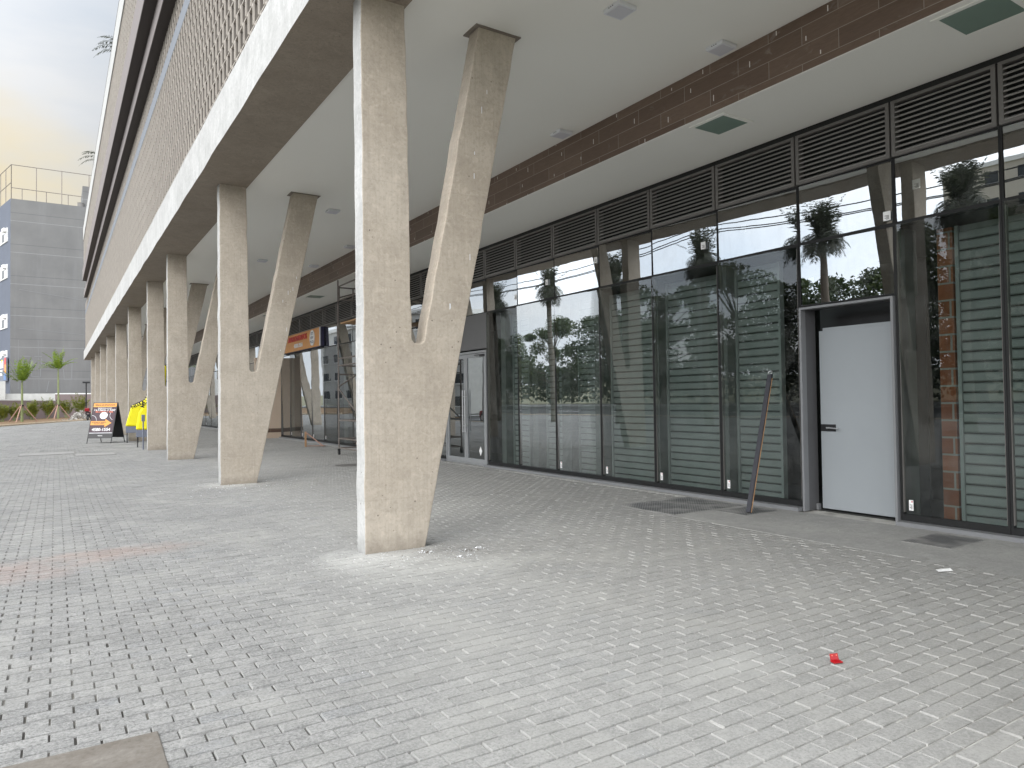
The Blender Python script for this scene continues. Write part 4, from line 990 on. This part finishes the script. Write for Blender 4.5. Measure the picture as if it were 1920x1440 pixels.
# faded graffiti strokes
yg = 83.985
def stroke(pts, w_=.035):
    m = MB()
    for (xa_, za_), (xb_, zb_) in zip(pts[:-1], pts[1:]):
        d = Vector((xb_-xa_, zb_-za_)); nn = Vector((-d.y, d.x)).normalized()*w_
        q = [(xa_+nn.x, za_+nn.y), (xb_+nn.x, zb_+nn.y), (xb_-nn.x, zb_-nn.y), (xa_-nn.x, za_-nn.y)]
        m.poly([GP(x, yg, z) for x, z in q], [(0, 1, 2, 3)])
    m.build('paint_mark', 'palepaint', gb, fix=False)
stroke([(-2.9, 6.4), (-2.0, 6.4), (-1.9, 4.4), (-1.2, 4.4), (-1.2, 5.2)]); stroke([(-1.7, 6.4), (-1.1, 6.4)]); stroke([(-1.1, 6.2), (-1.1, 5.6)])
stroke([(.6, 6.4), (1.0, 5.5)]); stroke([(.7, 5.2), (.8, 4.1), (1.4, 4.1), (1.45, 6.2)]); stroke([(-.5, 4.0), (-.7, 2.9)]); stroke([(-3.0, 8.0), (-3.0, 3.2)], .02); stroke([(-1.4, 8.0), (-1.3, 2.8)], .015)
stroke([(-2.95, 12.9), (2.4, 12.2)], .02); stroke([(-2.95, 9.1), (2.4, 8.7)], .02)
# advertising panel on its slate face
so_ = thing('wall_billboard', 'dark billboard with coloured blocks fixed to the slate blue wall', 'billboard', (-3.65, 112.0, 0))
onleft(.45, 5.5, 4.0, 6.3, .10, .22).build('backing', 'greyfab', so_)
for s0, s1, za, zb, mt in ((.5, 1.15, 5.6, 6.25, 'redt'), (.5, .9, 4.75, 5.6, 'amber'), (.9, 1.3, 4.95, 5.9, 'coral'), (.6, 1.4, 4.1, 4.7, 'inkblue'), (1.7, 4.5, 5.3, 6.0, 'white'), (1.9, 4.5, 4.95, 5.12, 'white'), (2.1, 4.5, 4.55, 4.8, 'white'), (1.9, 2.4, 5.75, 6.1, 'yellow')):
    onleft(s0, s1, za, zb, .221, .24).build('colour_block', mt, so_)

# ------------------------------------------------------------------ roof palms
rp_ = thing('roof_palm', 'dark arching palm fronds reaching over the white parapet', 'palm', (2.6, 31, 14.3))
random.seed(9); m = MB()
MB().tube((0, 0, 0), (0, 0, .8), .08, n=8).build('trunk', 'pbark', rp_)
for a_, e_ in ((3.0, 50), (3.3, 35), (2.7, 62), (3.6, 55), (1.0, 60), (5, 60)): frond(m, (0, 0, .7), a_, R(e_), 1.75, 2.1, .22, 22, lw=.035)
m.build('fronds', 'drypalm', rp_, fix=False)
copytree(rp_, location=(2.45, 44.5, 14.0), label='small palm tuft showing over the parapet further along')

# ------------------------------------------------------------------ the street side seen in the glass
def street_palm(seed):
    random.seed(seed); t = thing('street_palm', '', 'palm', (0, 0, 0))
    m = MB(); trunkmesh(m, [(0, 0, -.05), (.03, .02, 2), (-.02, 0, 4), (0, 0, 5.9)], [.17, .12, .11, .10]); m.build('trunk', 'pbark', t, smooth=True)
    m = MB()
    for i in range(90):
        a_ = random.uniform(0, 6.28); up = random.random() < .5
        frond(m, (0, 0, 5.6+random.uniform(0, .5)), a_, R(random.uniform(62, 89) if up else random.uniform(15, 55)), random.uniform(1.0, 1.6) if up else random.uniform(.7, 1.1), random.uniform(.5, 1.3) if up else random.uniform(2.5, 4), .30, 12, lw=.035)
    m.build('crown', 'drypalm', t, fix=False); return t
sp = street_palm(77); tag(sp, 'palm on the open paving mirrored in the pane above the grey door', 'palm', 'street palms behind the viewer')
sp.location = (-4, 12.7, 0)
for i, (y, s, lab) in enumerate([(8.7, 1.02, 'palm mirrored at the upper right corner of the glass'), (16.7, 1.0, 'palm mirrored left of the pane above the door'), (21.2, .98, 'palm mirrored in the middle transom panes'), (25.6, 1.03, 'palm mirrored beside a column in the transom'), (30, 1.0, 'palm mirrored near the double door'), (34.5, .95, 'palm mirrored far along the glazing')]):
    copytree(sp, location=(-4, y, 0), rotation_euler=(0, 0, i*1.3), scale=(s, s, s), label=lab)

def tree_mesh(seed, h, rx, mat):
    random.seed(seed); t = thing('broadleaf_tree', '', 'tree', (0, 0, 0))
    m = MB(); trunkmesh(m, [(0, 0, -.2), (.1, .1, h*.25), (0, .2, h*.5), (.1, 0, h*.75)], [.28, .22, .15, .07])
    cl_ = []
    for i in range(22):
        a_ = random.uniform(0, 6.28); zz = random.uniform(.32, .98)*h; rr_ = rx*random.uniform(.15, 1)*math.sqrt(max(.05, 1-((zz/h-.6)/.45)**2))
        c_ = Vector((rr_*math.cos(a_), rr_*math.sin(a_), zz)); cl_.append((c_, random.uniform(.5, 1.15)*rx*.38)); m.tube((0, .1, min(zz*.7, h*.6)), c_, .06, .02, n=5, caps=False)
    m.build('trunk', 'bark', t, smooth=True)
    n_ = 11000; idx = rng.integers(0, len(cl_), n_); cs = np.array([c_[0] for c_ in cl_])[idx]; rs = np.array([c_[1] for c_ in cl_])[idx]
    d = rng.normal(size=(n_, 3)); d /= np.linalg.norm(d, axis=1)[:, None]; p = cs+d*(rs*rng.random(n_)**.45)[:, None]*np.array([1, 1, .75])
    u = rng.normal(size=(n_, 3)); u /= np.linalg.norm(u, axis=1)[:, None]; v = np.cross(u, rng.normal(size=(n_, 3))); v /= np.linalg.norm(v, axis=1)[:, None]
    s = rng.uniform(.08, .19, n_)[:, None]; V_ = np.stack([p-u*s, p+v*s*.5, p+u*s, p-v*s*.5], 1).reshape(-1, 3)
    me = bpy.data.meshes.new('crown'); me.from_pydata(V_.tolist(), [], np.arange(n_*4).reshape(-1, 4).tolist()); me.materials.append(M[mat]); o = bpy.data.objects.new('crown', me); C.objects.link(o); o.parent = t
    return t
TG = 'street trees across the road behind the viewer'
tA = tree_mesh(1, 9.5, 4.2, 'leaf'); tB = tree_mesh(2, 8.5, 4.8, 'leafd'); tC = tree_mesh(3, 10.5, 3.6, 'leaf')
spots = [(tA, -20, 14.5, 1.12, 'tall bushy tree mirrored at the right of the transom'), (tB, -20, 21, .95, 'dark spreading tree across the road, mirrored over the door'), (tC, -21, 27, .98, 'narrow tree across the road mirrored left of the door'),
         (tA, -21, 33, 1.0, 'bushy tree across the road mirrored in the middle panes'), (tB, -22, 39, .92, 'dark tree across the road opposite the middle panes'), (tC, -22, 46, .8, 'narrow tree across the road opposite the second column'), (tA, -23, 54, .8, 'bushy tree across the road opposite the third column'), (tB, -21, 9, .9, 'dark tree across the road directly behind the viewer'), (tC, -22, 3, .9, 'narrow tree across the road beyond the viewer')]
used = set()
for i, (t, x, y, s, lab) in enumerate(spots):
    if t.name in used: o = copytree(t)
    else: o = t; used.add(t.name)
    o.location = (x, y, 0); s *= .82; o.scale = (s*1.1, s*1.1, s); o.rotation_euler = (0, 0, i*1.1); tag(o, lab, 'tree', TG)
# low hedge: ground cover mass
n_ = 26000; p = np.stack([rng.uniform(-26, -22, n_), rng.uniform(-10, 60, n_), np.zeros(n_)], 1)
p[:, 2] = rng.random(n_)**.6*(3.4+1.0*np.sin(p[:, 1]*.5)+.6*np.sin(p[:, 1]*1.7)); u = rng.normal(size=(n_, 3)); u /= np.linalg.norm(u, axis=1)[:, None]; v = np.cross(u, rng.normal(size=(n_, 3))); v /= np.linalg.norm(v, axis=1)[:, None]
s = rng.uniform(.1, .24, n_)[:, None]; V_ = np.stack([p-u*s, p+v*s*.6, p+u*s, p-v*s*.6], 1).reshape(-1, 3)
me = bpy.data.meshes.new('hedge'); me.from_pydata(V_.tolist(), [], np.arange(n_*4).reshape(-1, 4).tolist()); me.materials.append(M['leafd']); o = bpy.data.objects.new('hedge', me); C.objects.link(o)
tag(o, 'dense dark undergrowth along the far side of the road', 'undergrowth', kind='stuff')
# cables
m = MB()
for k_, (x, z) in enumerate(((-8, 8.9), (-8.1, 8.2), (-8.3, 7.95), (-8.2, 8.05))):
    m_ = MB()
    for a in range(-2, 3):
        y0_ = a*22.0-2
        for i in range(12):
            f0, f1 = i/12, (i+1)/12; sg_ = lambda f: z-.5*4*f*(1-f)*(1+.15*k_)
            m_.tube((x, y0_+22*f0, sg_(f0)), (x, y0_+22*f1, sg_(f1)), .022, n=5, caps=False)
    tag(m_.build('power_cable', 'black', fix=False), ['highest overhead cable along the kerb, mirrored in the transoms', 'second overhead cable along the kerb', 'lowest overhead cable along the kerb', 'thick overhead cable between the lowest two'][k_], 'cable', 'overhead cables along the street')
pt = thing('utility_pole', 'concrete utility pole carrying the overhead cables by the kerb', 'utility pole', (-8.15, -2, 0)); MB().tube((0, 0, 0), (0, 0, 9.6), .17, .11, n=10).build('pole', 'apron', pt); MB().box(-.9, .9, -.06, .06, 8.75, 8.87).build('crossarm', 'stake', pt)
for y in (20, 42): copytree(pt, location=(-8.15, y, 0), label='concrete utility pole by the kerb %s' % ('level with the third column' if y == 20 else 'beyond the sixth column'))
# apartment tower and pale building (mirrored)
def tower(name, label, loc, w_, d_, h_, nst, nwin, mat, fx=1, rz=0):
    t = thing(name, label, 'building', loc, rz); MB().box(-w_/2, w_/2, -d_/2, d_/2, 0, h_).build('wall', mat, t)
    fh = h_/nst; MB().box(-w_/2-.2, w_/2+.2, -d_/2-.2, d_/2+.2, h_+.002, h_+.5).build('roof', 'whitecap', t)
    for i in range(nst):
        for j in range(nwin):
            y = -d_/2+d_*(j+.5)/nwin; z = (i+.35)*fh; ww = d_/nwin*.22
            o = MB().box(w_/2+.002, w_/2+.05, y-ww, y+ww, z, z+fh*.42).build('window', 'cargl', t)
            MB().box(w_/2+.002, w_/2+.12, y-ww-.1, y+ww+.1, z-.14, z-.005).build('sill', 'whitecap', o)
    return t
M['apt'] = simple('cream_apartment_render', (.48, .44, .37), .85, 0, .08, .3)
tower('apartment_block', 'cream apartment block mirrored at the right edge of the glazing', (-78, 29, 0), 14, 16, 23, 8, 5, 'apt')
tower('office_building', 'pale grey building across the road mirrored in the far panes', (-30, 88, 0), 14, 34, 10.5, 4, 8, 'oldwhite')
# vehicles
def car(name, label, loc, rz, paint, pick=False):
    t = thing(name, label, 'car', loc, rz)
    if pick: body = [(-2.5, .45), (2.5, .45), (2.55, .8), (2.4, 1.05), (1.25, 1.12), (-2.5, 1.12)]; cab = [(1.3, 1.12), (.7, 1.72), (-.5, 1.76), (-.75, 1.12)]
    else: body = [(-2.1, .35), (2.1, .35), (2.15, .62), (2.0, .82), (1.1, .95), (-1.9, .98), (-2.1, .85)]; cab = [(1.15, .95), (.45, 1.42), (-1.1, 1.45), (-1.8, .98)]
    MB().prism(body, lambda u, v, tt: (u, tt, v), -.86, .86).build('body', paint, t, bevel=.07)
    m = MB(); m.prism(cab, lambda u, v, tt: (u, tt, v), -.7, .7); m.build('cabin', 'cargl', t, bevel=.05)
    mx, mn = cab[1], cab[2]; MB().prism([(mx[0]-.05, mx[1]-.02), (mx[0]-.1, mx[1]+.04), (mn[0]+.05, mn[1]+.04), (mn[0]-.05, mn[1]-.02)], lambda u, v, tt: (u, tt, v), -.69, .69).build('roof', paint, t, bevel=.02)
    for x in (-1.35, 1.38):
        for y in (-.82, .82):
            o = MB().tube((x, y-.1, .33), (x, y+.1, .33), .33, n=20).build('wheel', 'rubber', t); MB().tube((x, y-.105, .33), (x, y+.105, .33), .19, n=14).build('rim', 'steel', o)
    for y in (-.62, .62):
        MB().box(2.02 if not pick else 2.42, 2.17 if not pick else 2.57, y-.18, y+.18, .62 if not pick else .75, .78 if not pick else .95).build('headlight', 'diff', t)
        MB().box(-2.14 if not pick else -2.54, -2.0 if not pick else -2.4, y-.16, y+.16, .66, .9).build('tail_light', 'redt', t)
    return t
car('parked_pickup', 'white pickup truck on the road mirrored in the far panes', (-10.6, 62, -.1), R(88), 'carwhite', True)
car('parked_car', 'dark red car on the road mirrored in the double door', (-10.8, 44, -.1), R(92), 'carred')
car('parked_car', 'white car on the road mirrored beside the double door', (-15.6, 50, -.1), R(-90), 'carwhite')
def barrel(loc, lab):
    t = thing('traffic_barrel', lab, 'traffic barrel', loc, 0, 'striped traffic barrels on the open paving')
    MB().lathe([(.30, 0), (.30, .06), (.22, .08), (.19, .55), (.15, 1.0), (.06, 1.04)], 0, 0, 20).build('body', 'barrelo', t, smooth=False)
    for z in (.25, .5, .75): MB().lathe([(.218-.055*(z/.8), z), (.212-.055*(z/.8), z+.11)], 0, 0, 20).build('stripe', 'white', t)
barrel((-5.2, 46, 0), 'nearer orange and white barrel mirrored in the far glazing'); barrel((-6.4, 55, 0), 'further orange and white barrel mirrored in the far glazing')
